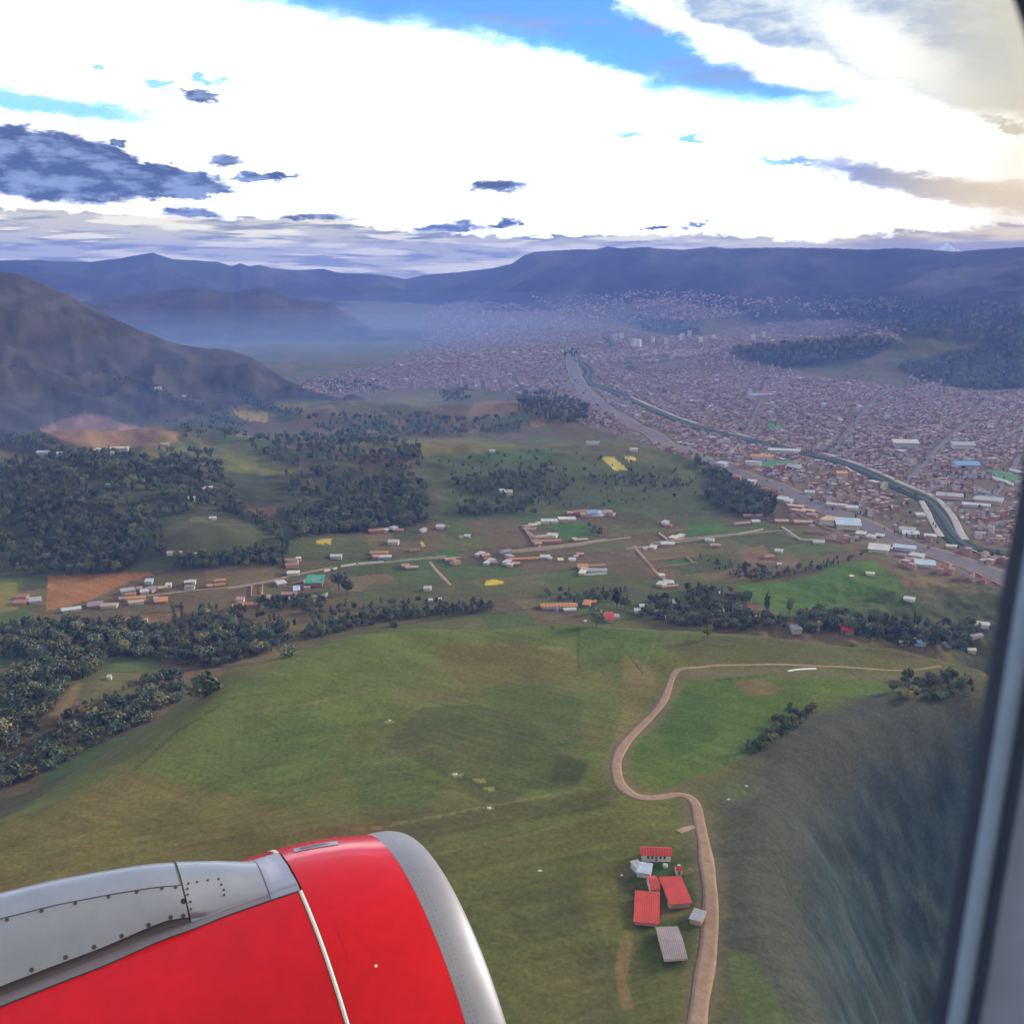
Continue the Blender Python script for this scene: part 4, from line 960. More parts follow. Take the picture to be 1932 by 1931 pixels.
def house(p, w, d, h, ang, kind, roof, wall, name='house', label=None, cat='house', group=None, windows=0):
    e = empty(name, p, ang); e.scale = (w, d, h)
    tag(e, label, cat, group)
    inst(kind + '_wall', 'wall', e, 'wall_' + wall); inst(kind + '_roof', 'roof', e, 'roof_' + roof)
    if windows:
        for k in range(windows):
            x = -.36 + .72 * (k + .5) / windows
            isdoor = k == windows // 2
            vv, ff = box_vf(x - .45 / w, x + .45 / w, -.5 - .03 / d, -.5 + .02 / d, 0 if isdoor else .35, .78)
            q = mesh_obj('door' if isdoor else 'window', vv, ff, M['door' if isdoor else 'dark_opening'], e)
    return e
_a, _b = ground_at(640, 1069), ground_at(870, 1052)
FIELD_ANG = math.atan2(_b[1] - _a[1], _b[0] - _a[0])
def px_m(p):
    return math.sqrt(p[0] ** 2 + p[1] ** 2 + (p[2] - ZC) ** 2) / FPX
# --- the farm beside the dirt road
def farm(u, v, w, d, h, deg, kind, roof, wall, name, label, cat, windows=0):
    p = ground_at(u, v)
    return house(p, w, d, h, R(deg), kind, roof, wall, name, label, cat, None, windows)
farm(1237, 1622, 12.6, 6.4, 3.1, -3, 'gable', 'red', 'white', 'farm_house', 'long red roofed farmhouse with white front at the top of the farm', 'house', 5)
farm(1216, 1651, 5.6, 6.5, 2.3, -16, 'shed', 'pale_blue', 'grey', 'shed', 'low blue-grey metal roofed shed left of the small red barn', 'shed')
farm(1203, 1642, 3.6, 6.0, 2.2, 24, 'shed', 'grey', 'grey', 'shed', 'narrow grey lean-to behind the blue-grey shed at the farm', 'shed')
farm(1232, 1676, 3.8, 9.0, 2.8, 4, 'gable', 'red', 'white', 'barn', 'narrow bright red roofed barn with white end wall at the farm', 'barn')
farm(1280, 1648, 2.6, 3.0, 2.4, 4, 'gable', 'red', 'white', 'hut', 'tiny red roofed white hut behind the big right barn', 'hut', 1)
farm(1274, 1692, 8.6, 16.5, 2.5, 6, 'shed', 'red', 'adobe', 'barn', 'big faded red roofed barn nearest the dirt road', 'barn')
farm(1220, 1726, 9.2, 18.5, 2.5, -8, 'shed', 'red', 'adobe', 'barn', 'big bright red roofed barn at the left of the farm', 'barn')
farm(1266, 1788, 8.2, 17.5, 2.4, 2, 'gable', 'mauve', 'cream', 'barn', 'worn grey-mauve roofed barn at the bottom of the farm', 'barn')
farm(1316, 1742, 4.8, 6.0, 2.4, -28, 'shed', 'grey', 'adobe', 'shed', 'small pale grey roofed shed right beside the dirt road', 'shed')
farm(1265, 1712, 2.0, 2.0, 1.8, 10, 'flat', 'cream', 'cream', 'shed', 'tiny cream shed below the big faded red barn', 'shed')
def lathe(name, prof, mat, parent=None, n=20):
    V_, F_ = [], []
    for r_, z_ in prof:
        for k in range(n):
            t = 2 * math.pi * k / n; V_.append((r_ * math.cos(t), r_ * math.sin(t), z_))
    for j in range(len(prof) - 1):
        for k in range(n): F_.append((j * n + k, j * n + (k + 1) % n, (j + 1) * n + (k + 1) % n, (j + 1) * n + k))
    F_.append(tuple((len(prof) - 1) * n + k for k in range(n)))
    return mesh_obj(name, V_, F_, mat, parent, True)
M['tank'] = new_mat('tank', (.42, .40, .33), .8, var=.2, vscale=1.5)
M['tank_white'] = new_mat('tank_white', (.62, .62, .60), .7)
for u, v, r_, lab, mt in [(1255, 1639, 1.15, 'round stone water tank in the farm yard behind the barns', 'tank'), (1212, 1634, .7, 'small pale barrel beside the blue-grey shed', 'tank_white'), (1281, 1637, .75, 'small pale barrel behind the tiny red roofed hut', 'tank_white')]:
    t = empty('water_tank', ground_at(u, v)); tag(t, lab, 'tank')
    lathe('tank_body', [(r_, -.4), (r_, 1.2), (r_ * .94, 1.26), (r_ * .9, 1.1)], M[mt], t)
    lathe('tank_lid', [(r_ * .88, 1.1), (r_ * .5, 1.16), (.02, 1.18)], M[mt], t)

# --- houses of the valley: (u, v of the foot, length m, depth m, storey m, turn deg, form, roof, wall)
def Z4(x, y): return x * .3332, 834 + y * .3332
def Z5(x, y): return 643.7 + x * .3332, 834 + y * .3332
def Z6(x, y): return 1287.5 + x * .3336, 834 + y * .3336
G = 'gable'; S_ = 'shed'; Fl = 'flat'
HAMLETS = [
 ('in the hamlet beside the orange field', Z4, [(130, 885, 12, 8, 3, 10, G, 'tile', 'adobe'), (125, 918, 15, 9, 3, 5, G, 'tile', 'adobe'), (200, 910, 13, 10, 3, 20, S_, 'grey', 'grey'), (405, 958, 20, 6, 2.5, 18, S_, 'white', 'white'), (540, 932, 16, 12, 3, 15, G, 'mauve', 'adobe'), (622, 936, 18, 8, 3, 12, G, 'tan', 'white'),
   (725, 853, 16, 7, 3, 28, S_, 'grey', 'grey'), (742, 874, 12, 7, 3, 16, G, 'tile', 'adobe'), (770, 893, 22, 7, 3, 12, G, 'orange', 'cream'), (772, 917, 17, 7, 3, 10, G, 'tan', 'white'), (845, 803, 9, 7, 3, 10, S_, 'pale_blue', 'grey'), (862, 843, 12, 9, 3.5, 60, Fl, 'mauve', 'pink'), (820, 860, 10, 6, 3, 15, S_, 'white', 'white'),
   (915, 905, 14, 12, 3, 6, G, 'orange', 'adobe'), (884, 903, 5, 5, 3, 6, S_, 'white', 'white'), (955, 825, 7, 8, 3.5, 10, Fl, 'white', 'white'), (922, 838, 11, 5, 3, 12, G, 'tan', 'adobe'), (700, 900, 9, 6, 3, 12, G, 'pink', 'brick'), (790, 840, 7, 5, 3, 20, G, 'pink', 'brick')]),
 ('right of the orange field', Z4, [(1062, 812, 8, 7, 4, 10, Fl, 'white', 'brick'), (1088, 805, 9, 5, 3, 8, S_, 'white', 'white'), (1075, 832, 12, 6, 3, 10, Fl, 'mauve', 'grey'), (1222, 820, 22, 6, 2.6, 14, G, 'tile', 'adobe'), (1245, 797, 14, 5, 2.6, 10, G, 'orange', 'adobe'), (1190, 826, 6, 5, 2.6, 10, G, 'tan', 'adobe')]),
 ('in the brick hamlet', Z4, [(1352, 945, 14, 11, 3.6, 8, G, 'orange', 'adobe'), (1395, 930, 16, 7, 3, 6, G, 'orange', 'pink'), (1362, 905, 9, 5, 3, 6, S_, 'pink', 'white'), (1322, 990, 8, 6, 2.6, 10, S_, 'white', 'white'), (1430, 930, 12, 8, 2.4, 6, G, 'tile', 'brick'), (1592, 810, 11, 9, 3, 22, S_, 'white', 'pink'),
   (1652, 682, 18, 6, 3, 6, G, 'pink', 'white'), (1655, 706, 17, 8, 3, 6, G, 'tile', 'pink'), (1690, 672, 7, 6, 3.6, 6, Fl, 'cream', 'pink'), (1662, 752, 15, 6, 2.8, 10, S_, 'cream', 'white'), (1680, 845, 8, 11, 3, 4, S_, 'pale_blue', 'pink'), (1745, 805, 10, 8, 3, 10, S_, 'cream', 'pink'), (1738, 832, 8, 7, 2.5, 8, Fl, 'mauve', 'pink'),
   (1640, 872, 18, 7, 3, 10, G, 'pink', 'brick'), (1690, 900, 16, 7, 3, 5, S_, 'cream', 'pink'), (1620, 902, 18, 6, 2.8, 5, S_, 'white', 'pink'), (1505, 888, 12, 9, 3, 8, G, 'pink', 'brick'), (1560, 895, 13, 6, 2.5, 8, G, 'tan', 'adobe'), (1718, 905, 8, 6, 3, 30, G, 'pink', 'white')]),
 ('at the foot of the wooded slope on the left', Z4, [(905, 1900, 1, 1, 1, 0, G, 'tile', 'adobe')]),
 ('in the trees below the hamlets', Z4, [(228, 1065, 15, 9, 3, 8, G, 'tan', 'adobe'), (825, 1022, 5, 5, 2.4, 5, S_, 'white', 'white'), (5, 1092, 12, 9, 3, -10, G, 'orange', 'adobe'), (1185, 968, 6, 7, 2.5, 0, G, 'tan', 'adobe'), (1100, 1090, 5, 4, 2.4, 5, S_, 'white', 'white'), (1212, 1170, 6, 6, 3, 10, G, 'tile', 'pink'), (775, 1208, 6, 5, 3, 20, S_, 'white', 'white'), (620, 1345, 4, 4, 2.6, 5, S_, 'white', 'white'), (1315, 1172, 5, 5, 3, 0, G, 'pink', 'pink')]),
 ('under the bare mountain cut', Z4, [(665, 50, 40, 9, 4, 5, G, 'cream', 'white'), (560, 60, 20, 8, 3, 0, S_, 'white', 'white'), (640, 86, 9, 6, 3, 0, S_, 'white', 'white'), (262, 85, 28, 8, 3, 8, S_, 'pale_blue', 'grey'), (325, 75, 22, 7, 3, 8, S_, 'cream', 'grey'), (935, 22, 14, 7, 3, 5, G, 'tan', 'cream'), (895, -294, 16, 6, 3, 5, S_, 'white', 'white'), (1042, -250, 10, 5, 3, 5, S_, 'white', 'white')]),
 ('alone on the wooded slopes', Z4, [(1182, 275, 20, 9, 4, 20, G, 'cream', 'white'), (1085, 330, 10, 6, 3, 10, S_, 'white', 'white'), (1205, 440, 10, 5, 2.5, 8, S_, 'white', 'white'), (990, 640, 18, 7, 2.5, 5, G, 'tan', 'cream'), (1100, 645, 6, 8, 2.5, 5, G, 'tan', 'adobe'), (615, 258, 8, 5, 3, 0, S_, 'white', 'white')]),
 ('left in the valley fields', Z5, [(200, 512, 22, 8, 3, 10, G, 'tile', 'brick'), (240, 512, 14, 6, 3, 5, S_, 'white', 'pink'), (297, 497, 9, 7, 3, -30, S_, 'white', 'white'), (328, 508, 12, 5, 2.6, 5, G, 'pink', 'adobe'), (465, 508, 6, 9, 3, -30, S_, 'white', 'white'), (562, 490, 12, 7, 3, 0, S_, 'white', 'grey'), (592, 490, 10, 6, 2.6, 5, G, 'brown', 'adobe'), (298, 580, 15, 8, 4, 2, G, 'white', 'cream'),
   (215, 636, 24, 6, 2.8, 8, G, 'orange', 'pink'), (195, 658, 8, 8, 3, 8, G, 'pink', 'brick'), (245, 660, 18, 5, 2.4, 14, S_, 'white', 'grey'), (415, 622, 14, 8, 2.6, 5, G, 'brown', 'adobe'), (715, 540, 9, 4, 2.4, 3, S_, 'white', 'white'), (680, 545, 6, 5, 2.4, 3, G, 'tan', 'cream'), (365, 710, 10, 8, 3, 5, G, 'pink', 'brick'), (400, 718, 16, 6, 2.4, 5, G, 'tan', 'adobe'), (490, 840, 9, 8, 3.4, 5, G, 'white', 'cream'), (507, 906, 5, 4, 2.4, 5, S_, 'white', 'white'), (557, 903, 5, 4, 2.4, 5, S_, 'white', 'white'), (1905 - 1932, 660, 15, 8, 3.4, 8, G, 'white', 'grey')]),
 ('in the compounds above the yellow patch', Z5, [(615, 675, 14, 8, 3, 8, G, 'pink', 'brick'), (645, 690, 10, 8, 3, 40, G, 'tile', 'pink'), (785, 645, 8, 10, 3, -35, S_, 'white', 'pink'), (815, 650, 11, 10, 3, 8, G, 'pink', 'brick'), (838, 690, 8, 14, 3, -30, S_, 'white', 'grey'), (862, 690, 9, 9, 3, 8, G, 'mauve', 'brick'), (830, 672, 9, 7, 3, 8, G, 'tile', 'brick'),
   (932, 630, 14, 9, 3, 20, G, 'mauve', 'grey'), (955, 655, 8, 9, 3, 30, Fl, 'grey', 'pink'), (940, 690, 9, 8, 3, -20, S_, 'white', 'white'), (960, 705, 9, 7, 3, -20, S_, 'white', 'pink'), (985, 700, 12, 8, 3, 8, G, 'pink', 'brick'), (1035, 672, 40, 5, 2.6, 8, G, 'orange', 'adobe')]),
 ('on plots right of the compounds', Z5, [(1155, 660, 13, 6, 2.8, 3, S_, 'white', 'white'), (1182, 667, 6, 4, 2.2, 3, S_, 'white', 'white'), (1242, 676, 7, 5, 2.4, 3, S_, 'cream', 'pink'), (1308, 675, 9, 6, 2.6, 3, S_, 'white', 'white'), (1350, 645, 10, 7, 2.8, 5, G, 'pink', 'brick'), (1330, 655, 7, 5, 2.4, 5, G, 'tan', 'pink')]),
 ('of the walled valley farm', Z5, [(1368, 715, 13, 11, 3.4, 4, G, 'orange', 'cream'), (1435, 712, 26, 6, 3, 4, G, 'tile', 'adobe'), (1435, 738, 30, 9, 3, 4, G, 'grey', 'white'), (1370, 745, 8, 15, 3, -18, S_, 'cream', 'white')]),
 ('below the wooded rise', Z5, [(1060, 488, 14, 7, 3, 8, G, 'pink', 'brick'), (1085, 482, 12, 6, 3, 8, S_, 'white', 'pink'), (1070, 500, 18, 4, 2.2, 8, G, 'tan', 'pink'), (1116, 473, 7, 6, 3, 5, S_, 'white', 'white'), (1157, 462, 13, 8, 4, 3, S_, 'white', 'cream'), (1205, 460, 11, 8, 3.4, 3, S_, 'white', 'white'), (1255, 450, 14, 12, 4.5, 3, Fl, 'cream', 'pink'), (1302, 448, 13, 9, 3.4, 5, S_, 'white', 'grey'), (1296, 415, 10, 9, 4, 5, Fl, 'pink', 'brick'),
   (1150, 545, 26, 6, 3, 8, G, 'tan', 'white'), (1195, 540, 15, 8, 3.4, -10, S_, 'white', 'white'), (1160, 572, 40, 5, 2.8, 8, G, 'orange', 'adobe'), (1115, 582, 10, 5, 2.4, 8, G, 'tan', 'adobe'), (1355, 557, 20, 6, 1.6, 4, G, 'tan', 'adobe'), (1320, 555, 6, 4, 2, 4, S_, 'white', 'white')]),
 ('in the cluster around the blue roof', Z5, [(1335, 412, 10, 10, 4, 4, Fl, 'pink', 'brick'), (1365, 410, 15, 12, 4.5, 4, G, 'tile', 'brick'), (1388, 420, 18, 8, 3.4, 4, G, 'tan', 'pink'), (1418, 412, 16, 16, 4.5, 4, G, 'blue', 'grey'), (1450, 415, 12, 10, 3.6, 4, S_, 'pale_blue', 'white'), (1478, 412, 12, 9, 3.6, 4, S_, 'white', 'white'), (1505, 408, 14, 12, 4, 4, G, 'pink', 'brick'), (1528, 415, 12, 8, 3, -20, G, 'pink', 'pink'), (1450, 425, 18, 4, 2.4, 4, S_, 'cream', 'pink')]),
 ('right in the valley fields', Z5, [(1835, 468, 9, 7, 3.4, -30, S_, 'white', 'white'), (1852, 480, 11, 5, 2.6, -25, G, 'pink', 'brick'), (1848, 588, 18, 7, 3, 5, S_, 'white', 'pink'), (1765, 605, 9, 8, 2.8, -20, S_, 'white', 'cream'), (1722, 612, 6, 5, 2.4, 0, S_, 'white', 'white'), (1885, 552, 12, 7, 3, -30, S_, 'cream', 'pink'), (1915, 545, 9, 12, 3, -30, S_, 'white', 'pink'), (1815, 765, 7, 5, 2.4, 5, S_, 'cream', 'white'), (1818, 818, 12, 8, 3, -20, S_, 'white', 'pink'), (1855, 810, 12, 7, 3, 8, S_, 'white', 'pink'), (1860, 826, 20, 4, 2.2, 8, G, 'pink', 'pink'), (945, 296, 13, 10, 4.5, 10, G, 'cream', 'white'), (912, 285, 8, 6, 3, 10, S_, 'white', 'white'), (1425, 18, 24, 8, 4, 0, G, 'grey', 'white'), (1655, 58, 14, 8, 4, 0, G, 'white', 'white'), (855, 60, 10, 6, 3, 0, G, 'white', 'cream')]),
 ('by the hill crest', Z5, [(1232, 938, 40, 9, 3.2, 2, G, 'orange', 'cream'), (1295, 960, 14, 4, 2.2, 2, S_, 'white', 'white'), (1395, 922, 9, 13, 3, -6, G, 'orange', 'adobe'), (1415, 918, 11, 6, 2.6, 4, G, 'orange', 'adobe'), (1518, 1004, 9.5, 17, 3.6, 2, G, 'red', 'cream'), (1558, 1000, 6, 7, 3, 10, S_, 'grey', 'white'), (1730, 942, 16, 5, 2.8, 0, S_, 'white', 'white'), (1706, 968, 18, 5, 2.8, -3, S_, 'white', 'white'), (1850, 918, 14, 10, 3, 2, G, 'grey', 'cream'), (1800, 905, 18, 9, 2.6, 2, G, 'brown', 'adobe'), (1852, 1012, 6, 12, 2.4, 5, S_, 'pale_blue', 'grey'), (1790, 972, 9, 8, 2.6, -25, G, 'mauve', 'grey'), (1382, 1021, 3.2, 2.4, 1.4, 0, S_, 'white', 'white')]),
 ('near the bright meadow', Z6, [(155, 562, 12, 9, 3, -12, G, 'white', 'white'), (182, 592, 14, 8, 2.6, -5, G, 'pink', 'adobe'), (545, 625, 11, 5, 2.6, -25, S_, 'white', 'white'), (485, 655, 13, 9, 2.6, 10, G, 'tile', 'adobe'), (770, 575, 15, 8, 3, -5, G, 'white', 'cream'), (548, 697, 5, 4, 2, 0, S_, 'white', 'white'), (190, 872, 14, 8, 3.4, -3, G, 'pale_blue', 'grey'), (1062, 748, 10, 6, 1.8, -20, G, 'cream', 'white'), (957, 765, 5, 4, 1.6, 0, S_, 'cream', 'cream'), (1283, 895, 12, 6, 2.2, -20, S_, 'white', 'white')]),
 ('among the hedge trees', Z6, [(920, 1070, 13, 14, 4, 2, G, 'red', 'adobe'), (638, 1072, 10, 11, 3.6, 4, G, 'grey', 'white'), (440, 992, 14, 5, 2.2, -5, G, 'tan', 'adobe'), (212, 965, 9, 9, 3, 2, G, 'cream', 'cream'), (1480, 1095, 14, 9, 3, -20, G, 'grey', 'pink'), (1345, 1140, 14, 8, 2.8, -20, S_, 'pale_blue', 'blue'), (1485, 1150, 15, 6, 2.8, -18, S_, 'pale_blue', 'blue'), (1632, 1188, 9, 6, 3, 0, G, 'cream', 'cream'), (1252, 1145, 10, 5, 2.4, -15, G, 'tan', 'adobe'), (1690, 1048, 16, 6, 3, -20, S_, 'white', 'white'), (1655, 1110, 16, 6, 2.4, 20, G, 'mauve', 'grey')]),
 ('on the near side of the highway', Z6, [(1110, 620, 26, 18, 5, -26, S_, 'white', 'cream'), (1150, 590, 26, 12, 4, -26, S_, 'brown', 'adobe'), (1255, 612, 28, 9, 4, -22, S_, 'pale_blue', 'white'), (1325, 655, 18, 9, 3.4, -28, S_, 'white', 'white'), (1370, 702, 24, 14, 4, -8, S_, 'pale_blue', 'white'), (1240, 650, 12, 9, 3.4, -26, G, 'mauve', 'brick'), (1290, 675, 14, 9, 3.4, -26, G, 'pink', 'grey'), (1170, 610, 10, 8, 3, -26, G, 'white', 'grey'), (935, 485, 34, 24, 7, -12, S_, 'pale_blue', 'cream'), (835, 460, 24, 22, 6, -26, Fl, 'tan', 'cream'), (1010, 530, 14, 9, 3.4, -26, S_, 'white', 'pink'), (1068, 545, 12, 7, 3, -26, S_, 'white', 'white'), (1115, 540, 12, 7, 3, -26, S_, 'white', 'brick'),
   (565, 333, 16, 12, 4, -30, S_, 'white', 'grey'), (600, 345, 12, 9, 4, -30, S_, 'white', 'white'), (640, 375, 26, 9, 4, -30, Fl, 'tan', 'adobe'), (655, 400, 24, 10, 4, -30, Fl, 'pink', 'adobe'), (710, 400, 22, 9, 4, -30, Fl, 'tan', 'brick'), (735, 425, 16, 10, 4, -30, G, 'pink', 'brick'), (560, 455, 20, 8, 3, -10, G, 'tan', 'adobe'), (680, 460, 26, 9, 3, -12, G, 'tan', 'adobe'), (770, 520, 30, 8, 3, -12, G, 'brown', 'adobe'), (400, 425, 30, 6, 3, 6, G, 'pink', 'adobe'), (335, 470, 26, 6, 3, 12, G, 'pink', 'adobe'), (415, 460, 12, 7, 3, 12, S_, 'white', 'pink'), (245, 300, 14, 14, 5, 10, G, 'tile', 'adobe'), (225, 140, 18, 10, 5, -30, S_, 'pale_blue', 'grey'), (380, 235, 22, 8, 4, -30, S_, 'white', 'pink'), (300, 210, 20, 9, 4, -30, G, 'pink', 'brick')]),
 ('between highway and river', Z6, [(1290, 530, 22, 12, 4, -15, S_, 'white', 'white'), (1270, 508, 22, 8, 4, -20, S_, 'grey', 'white'), (960, 385, 18, 9, 4, -5, S_, 'white', 'white'), (900, 222, 20, 18, 12, -20, Fl, 'orange', 'pink'), (1345, 420, 13, 9, 3, -5, S_, 'white', 'white'), (1400, 545, 16, 8, 3.4, -12, S_, 'white', 'grey'), (870, 370, 30, 6, 4, -22, S_, 'white', 'pink'), (720, 300, 16, 7, 4, -15, S_, 'white', 'grey'), (1520, 600, 14, 8, 3, -25, G, 'cream', 'grey')]),
 ('among the big town roofs', Z6, [(1600, 150, 44, 26, 8, -12, G, 'blue', 'grey'), (450, 105, 40, 12, 6, -10, S_, 'orange', 'white'), (400, 135, 30, 8, 6, -10, Fl, 'pale_blue', 'white'), (575, 65, 60, 10, 6, -8, S_, 'white', 'grey'), (1260, 28, 50, 22, 8, -15, S_, 'white', 'grey'), (1585, 38, 44, 20, 8, -15, S_, 'grey', 'white'), (1510, 320, 40, 14, 5, -20, S_, 'grey', 'pink'), (1730, 345, 42, 18, 5, -20, S_, 'grey', 'pink'), (1660, 370, 40, 8, 4, -22, S_, 'white', 'grey'), (445, -250, 70, 26, 8, 20, Fl, 'blue', 'red' if False else 'pink'), (470, -258, 40, 16, 9, 20, Fl, 'red', 'pink')]),
]
def words_size(w):
    return 'tiny' if w < 6.5 else 'small' if w < 11 else 'mid-sized' if w < 17 else 'long' if w < 32 else 'very long'
RW = {'red': 'bright red', 'tile': 'red-brown tiled', 'orange': 'orange tiled', 'pink': 'dusty pink', 'white': 'white metal', 'grey': 'grey', 'mauve': 'mauve-grey', 'green': 'green', 'blue': 'blue', 'pale_blue': 'pale blue-grey', 'tan': 'tan', 'brown': 'brown', 'cream': 'cream'}
ORD = ['first', 'second', 'third', 'fourth', 'fifth', 'sixth', 'seventh', 'eighth', 'ninth', 'tenth', 'eleventh', 'twelfth']
def label_set(items, where):
    """items: (u, size, roof, wall, cat) -> labels that single each one out"""
    keys = {}
    for i, (u, w, r_, wl, ct) in enumerate(items): keys.setdefault((words_size(w), r_, ct), []).append(i)
    out = [None] * len(items)
    for (sz, r_, ct), ii in keys.items():
        ii.sort(key=lambda i: items[i][0])
        for n, i in enumerate(ii):
            base = f'{sz} {RW[r_]} roofed {ct} {where}'
            out[i] = base if len(ii) == 1 else f'{sz} {RW[r_]} roofed {ct}, {ORD[n]} from left, {where}'
    return out
HOUSES_XY = []
for where, zf, rows in HAMLETS:
    rows = [r_ for r_ in rows if 0 <= zf(r_[0], r_[1])[1] < 1400 and r_[2] > 1]
    if not rows: continue
    items = []
    for r_ in rows:
        u, v = zf(r_[0], r_[1]); items.append((u, r_[2], r_[7], r_[8], 'shed' if r_[2] < 6.5 else 'house'))
    labs = label_set(items, where)
    for r_, it, lab in zip(rows, items, labs):
        x, y, w, d, h, deg, kind, roof, wall = r_
        p = ground_at(it[0], zf(x, y)[1])
        k = 1.0 if math.hypot(p[0], p[1]) < 2600 else 1.1
        k *= .84
        house(p, w * k, d * k * (1.4 if w > 6.5 else 1.1), h * k * 1.15, R(deg * 1.1 + (7 * (w % 3) - 7)), kind, roof, wall, 'shed' if w < 6.5 else 'house', lab, it[4], 'houses ' + where)
        HOUSES_XY.append((p[0], p[1], max(w, d) * .7))
# the green roofed hall with its skylight strips
p = ground_at(*Z4(1785, 805))
hall = house(p, 17, 22, 5, R(4), 'shed', 'green', 'brick', 'hall', 'green roofed brick hall with white skylight strips in the hamlet', 'hall')
for k in range(3):
    y0 = -.34 + .22 * k; zz = 1.02 + (y0 + .58) / 1.16 * .38
    mesh_obj('skylight', *join_vf([slab_vf([(-.16, y0, zz + .035), (.3, y0, zz + .035), (.3, y0 + .06, zz + .055), (-.16, y0 + .06, zz + .055)], .05)]), M['roof_white'], hall)
p = ground_at(*Z5(1220, 956))
t = empty('water_tank', p); tag(t, 'small bright blue water tank before the long orange roofed house', 'tank')
M['tank_blue'] = new_mat('tank_blue', (.12, .26, .62), .5)
lathe('tank_body', [(1.6, -.3), (1.6, 2.6), (1.3, 2.9)], M['tank_blue'], t); lathe('tank_lid', [(1.25, 2.88), (.6, 3.0), (.05, 3.02)], M['tank_blue'], t)
p = ground_at(*Z6(767, 1075))
t = empty('water_tower', p); tag(t, 'slim pale upright tower among the dark hedge trees', 'tower')
mesh_obj('tower_shaft', *join_vf([box_vf(-1.1, 1.1, -1.1, 1.1, -.5, 6.5), box_vf(-1.9, -1.1, -.8, .8, -.5, 3.0)]), M['wall_grey'], t); mesh_obj('tower_head', *join_vf([box_vf(-1.7, 1.3, -1.4, 1.4, 6.5, 8.6), box_vf(-.7, .9, -.8, .8, 8.6, 10.2)]), M['wall_pink'], t)

# --- boundary walls: free-standing runs of adobe and whitewash
M['adobe_wall'] = new_mat('adobe_wall', (.38, .26, .19), .95, var=.15, vscale=.4)
M['pale_wall'] = new_mat('pale_wall', (.55, .46, .36), .95, var=.15, vscale=.4)
M['white_wall'] = new_mat('white_wall', (.72, .69, .62), .9, var=.1, vscale=.4)
def wall_run(pts, h, th, mat, label):
    P_ = smooth_path([ground_at(u, v)[:2] for u, v in pts], 6.0) if len(pts) == 2 else np.concatenate([smooth_path([ground_at(*pts[i])[:2], ground_at(*pts[i + 1])[:2]], 6.0) for i in range(len(pts) - 1)])
    t = np.gradient(P_, axis=0); t /= np.linalg.norm(t, axis=1)[:, None] + 1e-9
    n = np.stack([-t[:, 1], t[:, 0]], 1) * th / 2
    z = Hs(P_[:, 0], P_[:, 1])
    o0 = np.array([P_[0, 0], P_[0, 1], z[0]])
    rows = [np.c_[P_ + n, z - 1], np.c_[P_ + n, z + h], np.c_[P_ - n, z + h], np.c_[P_ - n, z - 1]]
    V_ = np.stack(rows, 1).reshape(-1, 3) - o0
    F_ = []
    for i in range(len(P_) - 1):
        for k in range(4): F_.append((i * 4 + k, (i + 1) * 4 + k, (i + 1) * 4 + (k + 1) % 4, i * 4 + (k + 1) % 4))
    F_ += [(0, 1, 2, 3), tuple((len(P_) - 1) * 4 + k for k in (3, 2, 1, 0))]
    o = mesh_obj('boundary_wall', V_, F_, M[mat], None, False, o0)
    tag(o, label, 'wall', 'field and yard walls of the valley')
for pts, h, mat, lab in [
    ([(643, 1070), (672, 1066)], 2.2, 'white_wall', 'leftmost short white field wall right of the big dark tree'), ([(676, 1066), (724, 1062)], 2.2, 'white_wall', 'white field wall below the pink roofed compound at the left'), ([(745, 1061), (842, 1052)], 2.2, 'pale_wall', 'long pale field wall leading to the row of compounds'),
    ([(958, 1043), (1060, 1032), (1145, 1020)], 2.6, 'pale_wall', 'longest pale wall beside the straight lane in mid valley'), ([(985, 993), (1010, 1030)], 2.0, 'adobe_wall', 'adobe wall dropping to the straight lane'),
    ([(1226, 1060), (1295, 1053), (1310, 1066)], 2.2, 'adobe_wall', 'upper orange adobe wall of the green enclosure'), ([(1240, 1074), (1315, 1064)], 2.2, 'adobe_wall', 'lower orange adobe wall of the green enclosure'), ([(1228, 1028), (1300, 1018), (1390, 1010), (1440, 1000)], 2.2, 'pale_wall', 'thin pale wall running toward the highway'),
    ([(1200, 1040), (1232, 1072)], 1.8, 'adobe_wall', 'low adobe wall down the left side of the enclosure'), ([(1243, 1008), (1260, 1020)], 2.2, 'pale_wall', 'short pale wall beside the white houses near the enclosure'), ([(1262, 1005), (1290, 1001)], 2.0, 'adobe_wall', 'short pink wall behind the white houses near the enclosure'),
    ([(585, 1128), (605, 1127), (618, 1122), (612, 1134), (588, 1136)], 2.2, 'white_wall', 'white walled pen at the right end of the brick hamlet'), ([(475, 1106), (496, 1104), (494, 1127), (474, 1128), (475, 1106)], 2.0, 'adobe_wall', 'square brick walled yard left of the brick hamlet'), ([(548, 1103), (578, 1096), (576, 1106), (546, 1110)], 2.0, 'adobe_wall', 'brick walled yard inside the brick hamlet'),
    ([(1106, 1087), (1145, 1084)], 2.0, 'white_wall', 'white yard wall in front of the walled farm'), ([(612, 1080), (636, 1074)], 2.0, 'white_wall', 'short white wall right of the green roof'), ([(430, 1112), (480, 1105)], 1.6, 'pale_wall', 'low pale wall along the lane left of the brick hamlet'),
    ([(1475, 996), (1510, 1020), (1556, 1022)], 2.4, 'pale_wall', 'pale wall around the roadside yards'), ([(1468, 938), (1500, 968), (1560, 998), (1590, 1006)], 2.4, 'adobe_wall', 'adobe wall behind the roadside buildings')]:
    wall_run(pts, h, .7, mat, lab)
